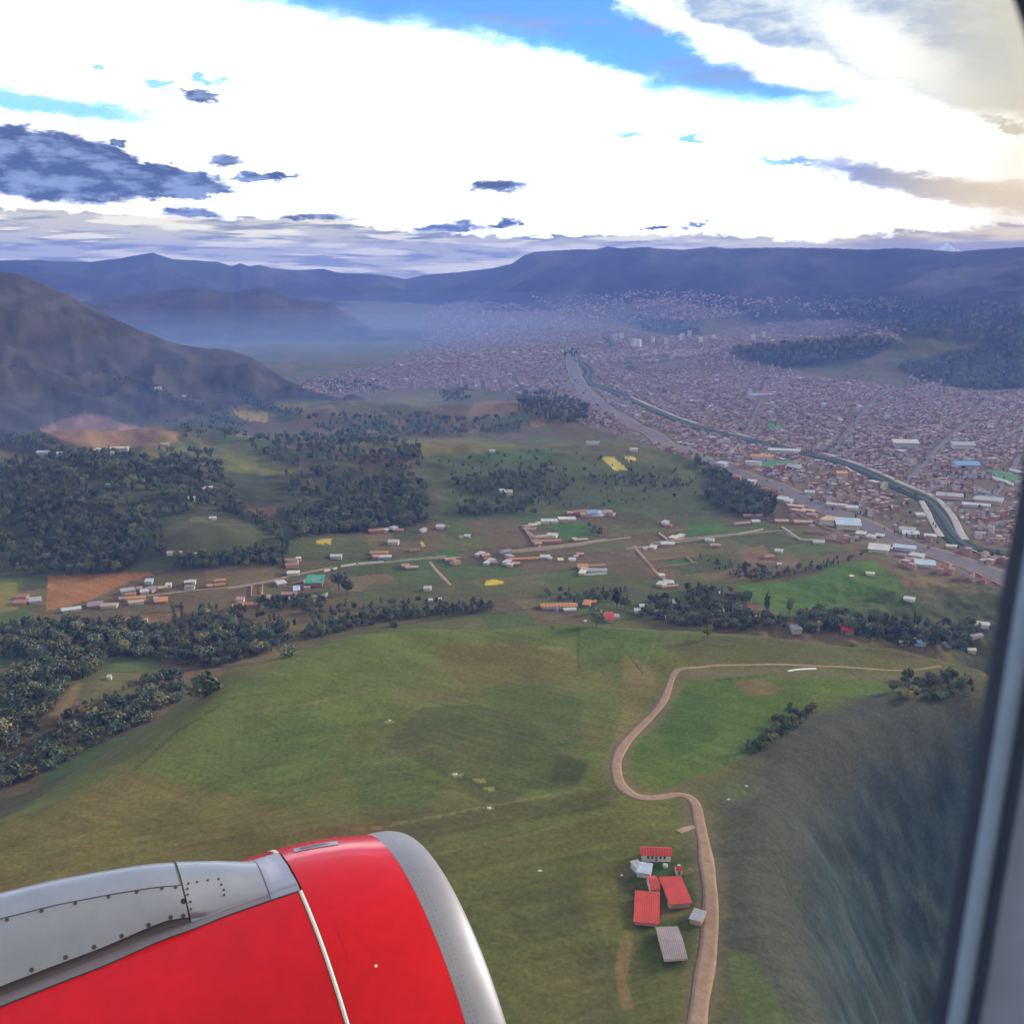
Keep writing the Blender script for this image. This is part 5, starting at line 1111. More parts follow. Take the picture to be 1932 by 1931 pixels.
# --- grazing animals are too far to tell; pale boulders are not
M['boulder'] = new_mat('boulder', (.55, .52, .44), .95, var=.2, vscale=2)
def boulder(u, v, s, lab):
    g = np.random.default_rng(int(u))
    V_, F_ = [], []
    for j in range(6):
        ph = -.4 + j / 5 * (math.pi / 2 + .4)
        for k in range(9):
            t = 2 * math.pi * k / 9; q = s * g.uniform(.8, 1.15)
            V_.append((q * math.cos(t) * math.cos(ph), q * .8 * math.sin(t) * math.cos(ph), q * .6 * math.sin(ph)))
    for j in range(5):
        for k in range(9): F_.append((j * 9 + k, j * 9 + (k + 1) % 9, (j + 1) * 9 + (k + 1) % 9, (j + 1) * 9 + k))
    F_.append(tuple(45 + k for k in range(9)))
    o = mesh_obj('boulder', V_, F_, M['boulder'], None, False, ground_at(u, v)); tag(o, lab, 'boulder', 'pale boulders on the pasture hill')
for u, v, s, lab in [(923, 1527, 1.3, 'pale boulder under the cream streak in mid pasture'), (1018, 1647, 1.0, 'pale boulder on the slope left of the farm'), (1408, 1484, .8, 'small pale boulder near the bright green patch on the ravine rim'), (1374, 1510, .9, 'pale boulder right of the sharp road bend'), (1173, 1653, .7, 'pale boulder left of the blue-grey farm shed'), (735, 1362, 1.0, 'pale boulder at the left corner of the dark square plot'), (858, 1462, 1.5, 'big pale boulder at the head of the cream streak')]:
    boulder(u, v, s, lab)
# pale tower blocks standing out of the far town
TOWERS = sorted([(1160, 643, 15), (1173, 639, 14), (1196, 654, 18), (1205, 655, 18), (1232, 646, 13), (1257, 650, 15), (1287, 642, 17), (1301, 634, 14), (1236, 670, 12), (1322, 646, 13), (1346, 641, 12), (1421, 642, 14), (1441, 637, 15)])
for k, (u, v, w) in enumerate(TOWERS):
    p = ground_at(u, v)
    house(p, w, w * .9, w * 1.5, R(20 + 13 * k), 'flat', 'white', 'white', 'tower_block', f'pale tower block in the far town, {ordinal(k)} from left', 'tower block', 'tower blocks of the far town')
    HOUSES_XY.append((p[0], p[1], w))

# ------------------------------------------------------------------ playing fields
def patch(name, px, mat, lift, label):
    P_ = [ground_at(u, v)[:2] for u, v in px]
    n = 10
    V_, F_ = [], []
    for i in range(n + 1):
        for j in range(n + 1):
            s, t = i / n, j / n
            q = (P_[0] * (1 - s) + P_[1] * s) * (1 - t) + (P_[3] * (1 - s) + P_[2] * s) * t
            V_.append((q[0], q[1], float(Hs(q[0], q[1])) + lift))
    for i in range(n):
        for j in range(n): a = i * (n + 1) + j; F_.append((a, a + n + 1, a + n + 2, a + 1))
    o = mesh_obj(name, V_, F_, mat); tag(o, label, None, None, 'structure'); return o
M['turf'] = new_mat('turf', (.055, .150, .060), .9, var=.1, vscale=.05)
FIELDS_PX = [([(1436, 884), (1500, 880), (1497, 871), (1432, 873)], 'green playing field with white border between highway and river'), ([(1845, 894), (1918, 914), (1932, 902), (1872, 888)], 'green playing field by the blue roof in the town'), ([(1446, 808), (1475, 812), (1478, 802), (1452, 799)], 'small dark green pitch beside the red and blue roof')]
for k, (px, lab) in enumerate(FIELDS_PX):
    patch('playing_field', px, M['turf'], 1.1, lab)
for pts, lab in [([(1450, 887), (1525, 881)], 'white wall along the near side of the playing field'), ([(1845, 896), (1912, 917)], 'long white wall along the playing field by the blue roof'), ([(1904, 889), (1940, 898)], 'white wall behind the playing field by the blue roof'), ([(1452, 816), (1478, 814)], 'white wall below the small pitch beside the red and blue roof')]:
    wall_run(pts, 4.0, 2.0, 'white_wall', lab)

# ------------------------------------------------------------------ the town
STREETS = [[(1200, 742), (1300, 772), (1420, 802), (1600, 843), (1760, 892), (1905, 945)], [(1230, 715), (1400, 752), (1560, 782), (1720, 820), (1925, 872)], [(1560, 864), (1605, 806), (1640, 765), (1668, 735)], [(1702, 918), (1775, 842), (1830, 790), (1860, 755)], [(1402, 826), (1432, 765), (1446, 715)], [(1850, 965), (1900, 900), (1925, 860)], [(990, 742), (1030, 712), (1060, 682)], [(1130, 690), (1240, 690), (1380, 700)]]
street_xy = []
for k, p in enumerate(STREETS):
    q = px_path(p, 16); street_xy.append(q)
    ribbon('street', q, 10, M['asphalt'], .9, ['long street through the town nearest the river', 'second long street through the town', 'cross street opposite the playing field', 'cross street right of the big white roofs', 'cross street toward the wooded rise', 'cross street at the right edge of the town', 'street in the far left quarter of the town', 'street across the upper town'][k], ragged=.2)
_h0, _h1 = hwy[len(hwy) // 2], hwy[-6]
HA = math.atan2(_h1[1] - _h0[1], _h1[0] - _h0[0])
nd = 70
dc = np.c_[rng.uniform(-2600, 3600, nd), rng.uniform(900, 8000, nd)]
drot = HA + rng.choice([0, 0, .12, -.15, .3, -.35, .55], nd)
cand = []
fields_xy = [[tuple(ground_at(u, v)[:2]) for u, v in px] for px, _ in FIELDS_PX]
for rot in np.unique(drot):
    ca, sa = math.cos(rot), math.sin(rot)
    a, b = np.meshgrid(np.arange(-7500, 7500, 8.8), np.arange(-7500, 9500, 9.8))
    ai = np.broadcast_to(np.arange(a.shape[1]), a.shape); bi = np.broadcast_to(np.arange(a.shape[0])[:, None], a.shape)
    keep = (ai % 9 != 0) & (bi % 5 != 0)
    a, b = a[keep], b[keep]
    x, y = a * ca - b * sa, a * sa + b * ca
    m = (y > 900) & (y < 8200) & (np.abs(np.arctan2(x, y)) < R(28))
    x, y = x[m], y[m]
    u, v = project(x, y, 0 * x + 3)
    m = (v > 545) & (v < 1130)
    x, y = x[m], y[m]
    k = ((x[:, None] - dc[None, :, 0]) ** 2 + (y[:, None] - dc[None, :, 1]) ** 2).argmin(1) if len(x) < 400000 else None
    m = drot[k] == rot
    cand.append(np.c_[x[m], y[m], np.full(m.sum(), rot)])
cand = np.concatenate(cand)
x, y, rot = cand.T
x = x + rng.uniform(-1.2, 1.2, len(x)); y = y + rng.uniform(-1.2, 1.2, len(x))
z = Hs(x, y); u, v = project(x, y, z); r = np.hypot(x, y)
okm = inside(u, v, CITY)
dens = rng.random(len(x))
p_keep = np.where(r < 1500, .50, np.where(r < 3300, .72, np.where(r < 4300, .42, .14)))
gaps = fbm(x / 130, y / 130, 401, 3)
p_keep = p_keep * np.where(gaps < .36, .25, 1.0)
okm &= dens < p_keep
# thin out toward the smoky far left and the open river strip
okm &= ~((u < 780) & (dens > .32)) & ~(inside(u, v, [(1640, 905), (1740, 945), (1790, 1010), (1830, 1060), (1700, 1015), (1690, 960)]) & (dens > .12))
for path, wd in [(hwy, 24), (riv, 24)] + [(q, 9.5) for q in street_xy]:
    okm &= seg_dist(x, y, path[::2] if wd > 10 else path) > wd
for fp in fields_xy: okm &= ~inside(x, y, fp)
for hx, hy, hr in HOUSES_XY: okm &= (x - hx) ** 2 + (y - hy) ** 2 > (hr + 6) ** 2
for pts in [[(1370, 664), (1460, 652), (1600, 642), (1690, 640), (1660, 668), (1600, 690), (1480, 696), (1400, 680)], [(1690, 690), (1800, 660), (1932, 640), (1932, 735), (1820, 735), (1720, 720)]]:
    okm &= ~(inside(u, v, pts) & (dens > .05))
x, y, rot, z, u, v, r = [q[okm] for q in (x, y, rot, z, u, v, r)]
# extra far settlements on the slopes
ex = []
for poly, n in [([(1180, 552), (1270, 546), (1390, 560), (1400, 596), (1300, 606), (1200, 606)], 520), ([(1000, 560), (1180, 552), (1200, 610), (1080, 600)], 240), ([(1400, 575), (1700, 560), (1720, 590), (1420, 600)], 120), ([(800, 575), (920, 568), (1060, 590), (1100, 640), (900, 650)], 260), ([(1340, 570), (1500, 560), (1510, 566), (1380, 580)], 40), ([(1690, 715), (1800, 690), (1900, 690), (1900, 720), (1720, 742)], 70), ([(1560, 660), (1700, 610), (1720, 640)], 60), ([(560, 715), (700, 712), (760, 735), (600, 745)], 120)]:
    ex.append(spots(poly, n, None, 900 + n))
ex = np.concatenate(ex)
x = np.r_[x, ex[:, 0]]; y = np.r_[y, ex[:, 1]]; z = np.r_[z, ex[:, 2]]; rot = np.r_[rot, rng.uniform(0, 3.1, len(ex))]; r = np.hypot(x, y)
n = len(x)
far = np.where(r > 3600, 1.5, 1.0)
w = rng.uniform(4.8, 8.0, n) * far; d = rng.uniform(5.2, 9.0, n) * far
st = rng.choice([1, 1, 1, 2, 2, 2, 2, 3], n); h = st * 2.6 + rng.uniform(0, .8, n)
big = (rng.random(n) < .015) & (r > 1700) & (rng.random(n) < .6)
w[big] *= rng.uniform(2.0, 4.0, big.sum()); d[big] *= 1.3; h[big] = rng.uniform(5, 9, big.sum())
PALR = ['mauve', 'tile', 'grey', 'brown', 'pink', 'white', 'tan', 'pale_blue', 'cream', 'orange']
PR = np.array([.34, .19, .10, .16, .14, .014, .04, .006, .010, .006])
ridx = rng.choice(len(PALR), n, p=PR / PR.sum()); ridx[big] = rng.choice([5, 2, 7, 0], big.sum())
PALW = ['brick', 'adobe', 'grey', 'pink', 'cream', 'white']
widx = rng.choice(len(PALW), n, p=[.34, .18, .2, .14, .08, .06])
gab = rng.random(n) < .42
_dull = (rng.random(n) < .65) & np.isin(ridx, [4, 5, 7, 8, 9]) & ~big; ridx[_dull] = rng.choice([0, 3, 2], _dull.sum())
_dull = (rng.random(n) < .6) & np.isin(widx, [3, 4, 5]); widx[_dull] = rng.choice([0, 1, 2], _dull.sum())
# the three hundred largest in view are houses of their own
_u, _v = project(x, y, z)
score = np.where((_u > 5) & (_u < 1900), np.sqrt(w * h) / r, 0)
top = set(np.argsort(-score)[:300].tolist())
labelled = {}
for i in sorted(top, key=lambda q: _u[q]):
    rk, wk = PALR[ridx[i]], PALW[widx[i]]
    place = 'between highway and river' if seg_dist(x[i:i+1], y[i:i+1], riv)[0] < 90 or _u[i] < np.interp(_v[i], [800, 870, 932, 1005, 1032], [1300, 1571, 1721, 1795, 1825]) else 'right of river'
    lab = f'{["one", "one", "two", "three", "four"][st[i]]} storey {wk} house with {RW[rk]} {"pitched" if gab[i] else "flat"} roof {place}'
    labelled.setdefault((lab, place), []).append(i)
for (lab, place), ii in labelled.items():
    for q_, i in enumerate(ii):                            # already from left to right
        house((x[i], y[i], z[i]), w[i], d[i], h[i] * (.8 if gab[i] else 1), rot[i], 'gable' if gab[i] else 'flat', PALR[ridx[i]], PALW[widx[i]], 'town_house', lab if len(ii) == 1 else f'{lab}, {ordinal(q_)} from left', 'house', 'town houses ' + place)
rest = np.array([i for i in range(n) if i not in top])
def col_of(tab, names, ids): return np.array([tab[k] for k in names])[ids]
X, Y, Z_, W_, D_, H_, RT = x[rest], y[rest], z[rest], w[rest], d[rest], h[rest], rot[rest]
rc = col_of(ROOF, PALR, ridx[rest]) * rng.uniform(.85, 1.25, (len(rest), 1)) * (.85 + .5 * fbm(x[rest] / 180, y[rest] / 180, 411, 3))[:, None]; wc = col_of(WALL, PALW, widx[rest]) * rng.uniform(.65, 1.1, (len(rest), 1))
rc = rc * .7 + rc.mean(1, keepdims=True) * np.array([.42, .335, .33]); wc = wc * .7 + wc.mean(1, keepdims=True) * np.array([.42, .335, .32])
rc = .62 * rc + .38 * rc.mean(0); wc = .62 * wc + .38 * wc.mean(0)
gb = gab[rest]
ca, sa = np.cos(RT), np.sin(RT)
def corner(fx, fy, hz):
    return np.stack([X + fx * W_ * ca - fy * D_ * sa, Y + fx * W_ * sa + fy * D_ * ca, Z_ + hz], -1)
hr = np.where(gb, H_ * .8, H_); rg = np.where(gb, H_ * .8 + D_ * .22, H_ + .02)
vv = np.stack([corner(-.5, -.5, -3), corner(.5, -.5, -3), corner(.5, .5, -3), corner(-.5, .5, -3), corner(-.5, -.5, hr), corner(.5, -.5, hr), corner(.5, .5, hr), corner(-.5, .5, hr), corner(-.5, 0, rg), corner(.5, 0, rg)], 1)
fq = np.array([(0, 1, 5, 4), (1, 2, 6, 5), (2, 3, 7, 6), (3, 0, 4, 7), (4, 5, 9, 8), (8, 9, 6, 7)])
Q_ = (np.arange(len(rest))[:, None, None] * 10 + fq[None]).reshape(-1, 4)
# gable ends as slim quads
ge = np.array([(4, 8, 7, 7), (5, 6, 9, 9)])
fc = np.concatenate([np.repeat(wc[:, None], 4, 1), np.repeat(rc[:, None], 2, 1)], 1).reshape(-1, 3)
M['town'] = new_mat('town', attr=True, rough=.9, spec=.1)
town = fast_mesh('town', vv.reshape(-1, 3), Q_, M['town'], np.repeat(fc, 4, 0), smooth=False, percorner=True)
tag(town, 'close-packed brick and concrete houses of the valley town', None, None, 'stuff')

# ------------------------------------------------------------------ the engine under the wing
def c2w(v):
    v = np.asarray(v, float)
    return np.stack([v[..., 0], -v[..., 1] * sp + v[..., 2] * cp, -v[..., 1] * cp - v[..., 2] * sp], -1)
CAMP = np.array([0, 0, ZC])
_a, _e = .4224389, .1810835
_Fc = np.array([math.cos(_e) * math.cos(_a), -math.sin(_e), math.cos(_e) * math.sin(_a)])
_up = np.array([0, -1, 0.]); _Ac = _up - _Fc * (_up @ _Fc); _Ac /= np.linalg.norm(_Ac); _Bc = np.cross(_Fc, _Ac)
EF, EA, EB = c2w(_Fc), c2w(_Ac), c2w(_Bc)
SEAM_R, SEAM_S, LIP_W, LIP_R, OVAL, COWL_R = 1.10932, .52241, .20681, 1.02081, .949095, 1.18
E0 = CAMP + c2w(np.array([-.51155, 2.842197, 5.917562])) - SEAM_S * EF      # axis at the white seam
EU = np.array([0, 0, 1.]) - EF * EF[2]; EU /= np.linalg.norm(EU); EW = np.cross(EU, EF)
ang0 = math.atan2((EU @ EB) / OVAL, EU @ EA)
def cowl_r(s):
    s = np.asarray(s, float)
    r_ = COWL_R + (SEAM_R - COWL_R) * np.clip(s / SEAM_S, 0, 1) ** 2
    return r_ - .05 * np.clip((-s - 1.2) / 1.4, 0, 2) ** 2
def epos(s, th, r_):
    """point on the nacelle: s forward of the white seam, th round the axis"""
    s, th, r_ = np.broadcast_arrays(np.asarray(s, float), np.asarray(th, float), np.asarray(r_, float))
    return s[..., None] * EF + r_[..., None] * (np.cos(th)[..., None] * EA + OVAL * np.sin(th)[..., None] * EB)
def wh(s, w, h):
    s, w, h = np.broadcast_arrays(np.asarray(s, float), np.asarray(w, float), np.asarray(h, float))
    return s[..., None] * EF + w[..., None] * EW + h[..., None] * EU
def cowl_top(s, w):
    """height above the axis of the cowl skin at sideways offset w"""
    th = np.linspace(-math.pi, math.pi, 2881)
    d = np.cos(th)[:, None] * EA + OVAL * np.sin(th)[:, None] * EB
    ww, hh = d @ EW, d @ EU
    m = hh > .2
    o = np.argsort(ww[m])
    s, w = np.broadcast_arrays(np.asarray(s, float), np.asarray(w, float))
    r_ = cowl_r(s)
    return r_ * np.interp(w / r_, ww[m][o], hh[m][o])
engine = empty('aircraft_engine', E0); tag(engine, 'red jet engine with silver intake lip and silver pylon fairing', 'jet engine')
def paint_mat(name, col, rough, metal=0.0, coat=0.0, var=0.0):
    m = new_mat(name, col, rough, metal, .5, var, 3.0)
    b = m.node_tree.nodes['Principled BSDF']; b.inputs['Coat Weight'].default_value = coat; b.inputs['Coat Roughness'].default_value = .08
    return m
M['red'] = paint_mat('red_paint', (.52, .004, .012), .26, 0, .32, .09)
M['red'].node_tree.nodes['Principled BSDF'].inputs['Specular IOR Level'].default_value = .10
M['lip'] = paint_mat('lip_metal', (.26, .25, .285), .52, .45, 0, .05)
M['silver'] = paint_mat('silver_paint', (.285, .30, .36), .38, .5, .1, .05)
M['silver_dark'] = paint_mat('silver_dark', (.095, .075, .088), .6, .2, 0, .05)  # dark silver; on the groove it carries painted recess shade
M['silver_red_reflect'] = paint_mat('silver_red_reflect', (.20, .175, .205), .5, .3, 0, .05)  # mauve reflection of the red cowl put into the strip's colour
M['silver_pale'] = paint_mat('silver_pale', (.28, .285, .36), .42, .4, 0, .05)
M['seal'] = paint_mat('seal', (.66, .58, .52), .6)
M['gap'] = paint_mat('gap', (.02, .02, .02), .8)
M['screw'] = paint_mat('screw', (.07, .065, .07), .5, .4)
M['fan'] = paint_mat('fan', (.05, .05, .06), .4, .6)
def grid_obj(name, P_, mat, closed=False, parent=engine, flip=False, smooth=True):
    a, b = P_.shape[:2]
    ii = np.arange(a * b).reshape(a, b)
    if closed: ii = np.concatenate([ii, ii[:, :1]], 1)
    q = np.stack([ii[:-1, :-1], ii[1:, :-1], ii[1:, 1:], ii[:-1, 1:]], -1).reshape(-1, 4)
    if flip: q = q[:, ::-1]
    o = fast_mesh(name, P_.reshape(-1, 3), q, mat, smooth=smooth)
    o.parent = parent
    return o
TH = np.linspace(0, 2 * math.pi, 160, endpoint=False)
def revolve(name, ss, rr, mat, parent=engine):
    return grid_obj(name, epos(np.asarray(ss)[:, None], TH[None], np.asarray(rr)[:, None]), mat, True, parent)
k = np.linspace(0, 1, 18)
t = np.sin(k * math.pi / 2)
lip_s = SEAM_S + LIP_W * t; lip_r = LIP_R + (SEAM_R - LIP_R) * np.sqrt(np.clip(1 - t ** 2.2, 0, 1))
ti = np.linspace(0, 1, 12)[1:]
in_s = SEAM_S + LIP_W * np.cos(ti * math.pi / 2) - .25 * ti ** 2; in_r = LIP_R - .09 * np.sin(ti * math.pi / 2)
lip = revolve('intake_lip', np.r_[lip_s, in_s], np.r_[lip_r, in_r], M['lip'])
revolve('intake_duct', [in_s[-1], .1, -.35, -.6], [in_r[-1], .90, .92, .92], M['silver_dark'])
fan = revolve('fan', [-.45, -.452], [.93, .30], M['fan'])
revolve('spinner', [-.44, -.3, -.12, .0], [.30, .24, .12, .005], M['fan'], fan)
revolve('intake_cowl', np.linspace(SEAM_S - .0015, .012, 14), cowl_r(np.linspace(SEAM_S - .0015, .012, 14)), M['red'])
sf = np.linspace(-.012, -4.2, 30)
revolve('fan_cowl', sf, cowl_r(sf), M['red'])
revolve('cowl_joint', [.012, -.012], [COWL_R - .006] * 2, M['gap'])
revolve('lip_joint', [SEAM_S + .004, SEAM_S - .004], [SEAM_R - .0035] * 2, M['gap'])
# white seam strip from the fairing round the cowl
PC = .13                                                # sideways offset of the fairing's centre line
def fair_b(s): return np.interp(-np.asarray(s, float), [0, .12, .34, .52, .67, .9, 1.13, 1.34, 2.2, 4.2], [.234, .234, .24, .257, .263, .30, .317, .335, .40, .5])
def fair_h(s): return np.interp(-np.asarray(s, float), [0, .05, .085, .12, .16, .32, .52, .64, .83, 1.056, 1.275, 1.8, 2.6, 4.2], [1.181, 1.186, 1.2, 1.222, 1.235, 1.30, 1.365, 1.397, 1.429, 1.459, 1.473, 1.50, 1.52, 1.54])
d_ = np.cos(TH)[:, None] * EA + OVAL * np.sin(TH)[:, None] * EB
thn = np.linspace(-math.pi, math.pi, 2881); dd = np.cos(thn)[:, None] * EA + OVAL * np.sin(thn)[:, None] * EB
# angle of the near edge of the fairing plate at the seam
cost = np.abs(dd @ EW * COWL_R - (PC - .234)) + np.where(dd @ EU > 0, 0, 9)
th_near = thn[cost.argmin()]
cost = np.abs(dd @ EW * COWL_R - (PC + .234)) + np.where(dd @ EU > 0, 0, 9)
th_far = thn[cost.argmin()]
stepd = 1 if ((np.cos(th_near + .05) * EA + np.sin(th_near + .05) * EB) @ EW) < ((np.cos(th_near) * EA + np.sin(th_near) * EB) @ EW) else -1
span = (th_far - th_near) * stepd % (2 * math.pi)
ths = th_near + stepd * np.linspace(0, span, 150)
rr_ = np.array([COWL_R - .008, COWL_R + .0025, COWL_R + .0025, COWL_R - .008]); s_ = np.array([.0085, .0085, -.0085, -.0085])
grid_obj('seal_strip', epos(s_[:, None], ths[None], rr_[:, None]), M['seal'], False, engine, stepd < 0)
# rivets round the lip joint, too small to pick apart
RV, RQ = [], []
for row_s in (SEAM_S + .03, SEAM_S + .055):
    for th in np.arange(0, 2 * math.pi, .024):
        rl = float(np.interp(row_s, lip_s, lip_r))
        c = epos(row_s, th, rl + .0012); tn = epos(0, th, 1.0); tn /= np.linalg.norm(tn); a1 = EF * .0026; b1 = np.cross(tn, EF); b1 = b1 / np.linalg.norm(b1) * .0026
        i = len(RV); RV += [c + a1, c + b1, c - a1, c - b1]; RQ.append((i, i + 1, i + 2, i + 3))
o = fast_mesh('rivets', np.array(RV), np.array(RQ), M['screw'], smooth=False); o.parent = lip; o['kind'] = 'stuff'
# --- silver fairing over the pylon
def section(s):
    """outline of the fairing from the near edge over the ridge: rows of (w, h)"""
    b = fair_b(s); ht = fair_h(s)
    g = sstep(-.42, -.62, s)                              # the shadow groove opens behind the nose
    we = PC - b; he = cowl_top(s, we) + .004
    out = [(we, he)]
    w1 = we + .03 + .02 * g
    out.append((w1, np.maximum(cowl_top(s, w1) + .008, he + .01)))
    # groove
    wg = w1 + .03 * g + .004; hg = out[1][1] + .035 * g + .002
    out.append((wg, hg))
    full = np.clip((ht - he) / .2, 0, 1)
    wp = w1 + .004 - .012 * g; hp = hg + .012 * g + .004 * (1 - g)
    out.append((wp, hp))
    for q in (.2, .4, .6, .8):
        # side sheet, slightly bowed
        w2, h2 = PC - .135 * (.55 + .45 * full), ht - .036 * full
        out.append((wp + (w2 - wp) * q - .012 * full * math.sin(q * math.pi), hp + (h2 - hp) * q + .006 * full * math.sin(q * math.pi)))
    out.append((PC - .135 * (.55 + .45 * full), ht - .036 * full))
    out.append((PC - .095 * (.55 + .45 * full), ht - .016 * full))
    out.append((PC - .045, ht - .003)); out.append((PC, ht))
    near = out
    far = []
    for i, (w_, h_) in reversed(list(enumerate(near[:-1]))):
        wf = 2 * PC - w_
        k_ = abs(w_ - PC) / abs(we - PC)
        hf = float(h_ - (he - cowl_top(s, 2 * PC - we) - .004) * k_)
        far.append((wf, max(hf, float(cowl_top(s, wf)) + .004)))
    return near + far
def fair_part(name, s_list, r0, r1, mat, parent=engine, lift=0.0):
    P_ = np.array([[wh(s, w_, h_) for w_, h_ in section(s)[r0:r1 + 1]] for s in s_list])
    if lift:
        c = np.array([wh(s, PC, 1.0) for s in s_list])[:, None]
        dv = P_ - c; P_ = P_ + lift * dv / np.linalg.norm(dv, axis=2)[..., None]
    return grid_obj(name, P_, mat, False, parent, True)
NP_ = len(section(-1.0))
def fair_line(s, o_):
    sec = section(s); p, q = np.array(sec[8]), np.array(sec[9]); d = (q - p) / np.linalg.norm(q - p)
    r_ = p + d * (o_ - .001); n = np.array([-d[1], d[0]])
    return wh(s, *(r_ + n * .0045))
s_all = np.r_[np.linspace(0, -.52, 27), np.linspace(-.54, -4.2, 50)]
s_back = s_all[s_all <= -.52]
s_nose = np.r_[np.linspace(-.145, -.515, 24)]
s_tip = np.linspace(0, -.143, 14)
fbase = fair_part('fairing_base', s_all[s_all <= -.14], 0, 1, M['silver_red_reflect']); fair_part('fairing_base', s_all[s_all <= -.14], NP_ - 2, NP_ - 1, M['silver_red_reflect'])
fair_part('fairing_groove', s_back, 1, 3, M['silver_dark']); fair_part('fairing_groove', s_back, NP_ - 4, NP_ - 2, M['silver_dark'])  # shade of the recess put into the groove's dark colour
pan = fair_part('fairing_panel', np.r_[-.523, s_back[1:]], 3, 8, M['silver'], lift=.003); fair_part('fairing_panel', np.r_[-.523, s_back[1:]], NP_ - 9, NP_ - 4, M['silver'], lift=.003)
fair_part('fairing_ridge', np.r_[-.52, s_back[1:]], 8, NP_ - 9, M['silver'])
nose = fair_part('fairing_nose', s_nose, 1, NP_ - 2, M['silver'], lift=.002)
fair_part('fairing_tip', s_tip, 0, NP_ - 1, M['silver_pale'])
_sl = np.r_[-.523, s_back[1:]]
grid_obj('panel_joint', np.array([[fair_line(s, o_) for o_ in (0, .0045)] for s in _sl]), M['gap'], False, engine, True)
grid_obj('nose_joint', np.array([[wh(s, w_, h_) + .004 * (wh(0, w_ - PC, h_ - 1.0) / np.linalg.norm(wh(0, w_ - PC, h_ - 1.0))) for w_, h_ in section(s)[1:NP_ - 1]] for s in (-.515, -.522)]), M['gap'], False, engine, True)
grid_obj('tip_joint', np.array([[wh(s, w_, h_) + .003 * (wh(0, w_ - PC, h_ - 1.0) / np.linalg.norm(wh(0, w_ - PC, h_ - 1.0))) for w_, h_ in section(s)[0:NP_ - 1]] for s in (-.140, -.145)]), M['silver_dark'], False, engine, True)
# dark edge round the fairing where it meets the red cowl
ge_s = np.linspace(.004, -4.2, 60)
for sg in (-1, 1):
    w0 = PC + sg * fair_b(ge_s); w1 = PC + sg * (fair_b(ge_s) + .007)
    P_ = np.stack([wh(ge_s, w0, cowl_top(ge_s, w0) + .003), wh(ge_s, w1, cowl_top(ge_s, w1) + .0015)], 1)
    grid_obj('fairing_edge', P_, M['gap'], False, engine, sg < 0)
# screws of the side panel and the nose
def disc(name, c, n, r_, mat, parent, t_=.0016):
    n = n / np.linalg.norm(n); a = np.cross(n, (.3, .5, .8)); a /= np.linalg.norm(a); b = np.cross(n, a)
    V_ = []
    for lv in (-.003, t_):
        for q in range(10):
            an = 2 * math.pi * q / 10; V_.append(c + n * lv + r_ * (math.cos(an) * a + math.sin(an) * b))
    F_ = [tuple(range(10, 20))] + [(q, (q + 1) % 10, 10 + (q + 1) % 10, 10 + q) for q in range(10)]
    return mesh_obj(name, V_, F_, mat, parent)
def fair_pt(s, row, f=0.0):
    sec = section(s); i = int(row); fr_ = row - i
    p = np.array(sec[i]) * (1 - fr_) + np.array(sec[i + 1]) * fr_
    q = np.array(sec[min(i + 1, NP_ - 1)]) - np.array(sec[i])
    n = q[1] * -EW + q[0] * EU
    if n @ EU < 0 and n @ EW > 0: n = -n
    return wh(s, p[0], p[1]) + n / np.linalg.norm(n) * .004, n
for s in (-.55, -.61, -.72, -.84, -.98, -1.12, -1.26, -1.42, -1.6):
    c, n = fair_pt(s, 7.85); disc('screw', c, n, .0085, M['screw'], pan)
for s in (-.545, -.60, -.70, -.82, -.94, -1.06, -1.2, -1.35, -1.5):
    c, n = fair_pt(s, 3.35); disc('screw', c, n, .0105, M['screw'], pan)
for s, row in ((-.505, 4.3), (-.50, 5.4), (-.505, 6.5), (-.50, 7.4), (-.35, 8.2), (-.40, 8.2), (-.45, 8.15), (-.49, 8.1), (-.345, 7.2), (-.34, 6.2), (-.345, 5.3)):
    c, n = fair_pt(s, row); disc('screw', c, n, .0055, M['screw'], nose)
for s, row in ((-.53, 5.6),):
    c, n = fair_pt(s, row); disc('screw', c, n, .013, M['gap'], pan)
# vent plate on top of the intake cowl, access panel and two drain caps
def skin_patch(name, corners, mat, lift, parent=engine, n=8):
    """corners as (s, w) on the cowl, counter-clockwise"""
    Cn = np.array(corners, float)
    g = np.linspace(0, 1, n)
    s_w = (Cn[0] * (1 - g)[:, None, None] + Cn[1] * g[:, None, None]) * (1 - g)[None, :, None] + (Cn[3] * (1 - g)[:, None, None] + Cn[2] * g[:, None, None]) * g[None, :, None]
    P_ = wh(s_w[..., 0], s_w[..., 1], cowl_top(s_w[..., 0], s_w[..., 1]))
    ax = s_w[..., 0][..., None] * EF
    dv = P_ - ax
    return grid_obj(name, P_ + lift * dv / np.linalg.norm(dv, axis=2)[..., None], mat, False, parent)
vent = skin_patch('vent_plate', [(.075, .29), (.30, .255), (.312, .33), (.08, .355)], M['silver'], .003)
skin_patch('vent_slot', [(.105, .300), (.265, .290), (.235, .318), (.11, .338)], M['silver_dark'], .005, vent)
def cowl_patch(name, s0, s1, t0, t1, mat, lift, parent=engine):
    ss, tt = np.linspace(s0, s1, 10), np.linspace(t0, t1, 24)
    base = cowl_r(ss) + lift
    P_ = epos(ss[:, None], tt[None], base[:, None])
    o = grid_obj(name, P_, mat, False, parent)
    return o
dirn = stepd
cowl_patch('access_panel', .09, .36, th_near + dirn * .20, th_near + dirn * .42, M['red'], .0011)
for s, dt in ((.20, .46),):
    th = th_near + dirn * dt; c = epos(s, th, cowl_r(s)); n = epos(0, th, 1.0); disc('drain_cap', c, n, .0075 if dt > .3 else .006, M['seal'], engine)

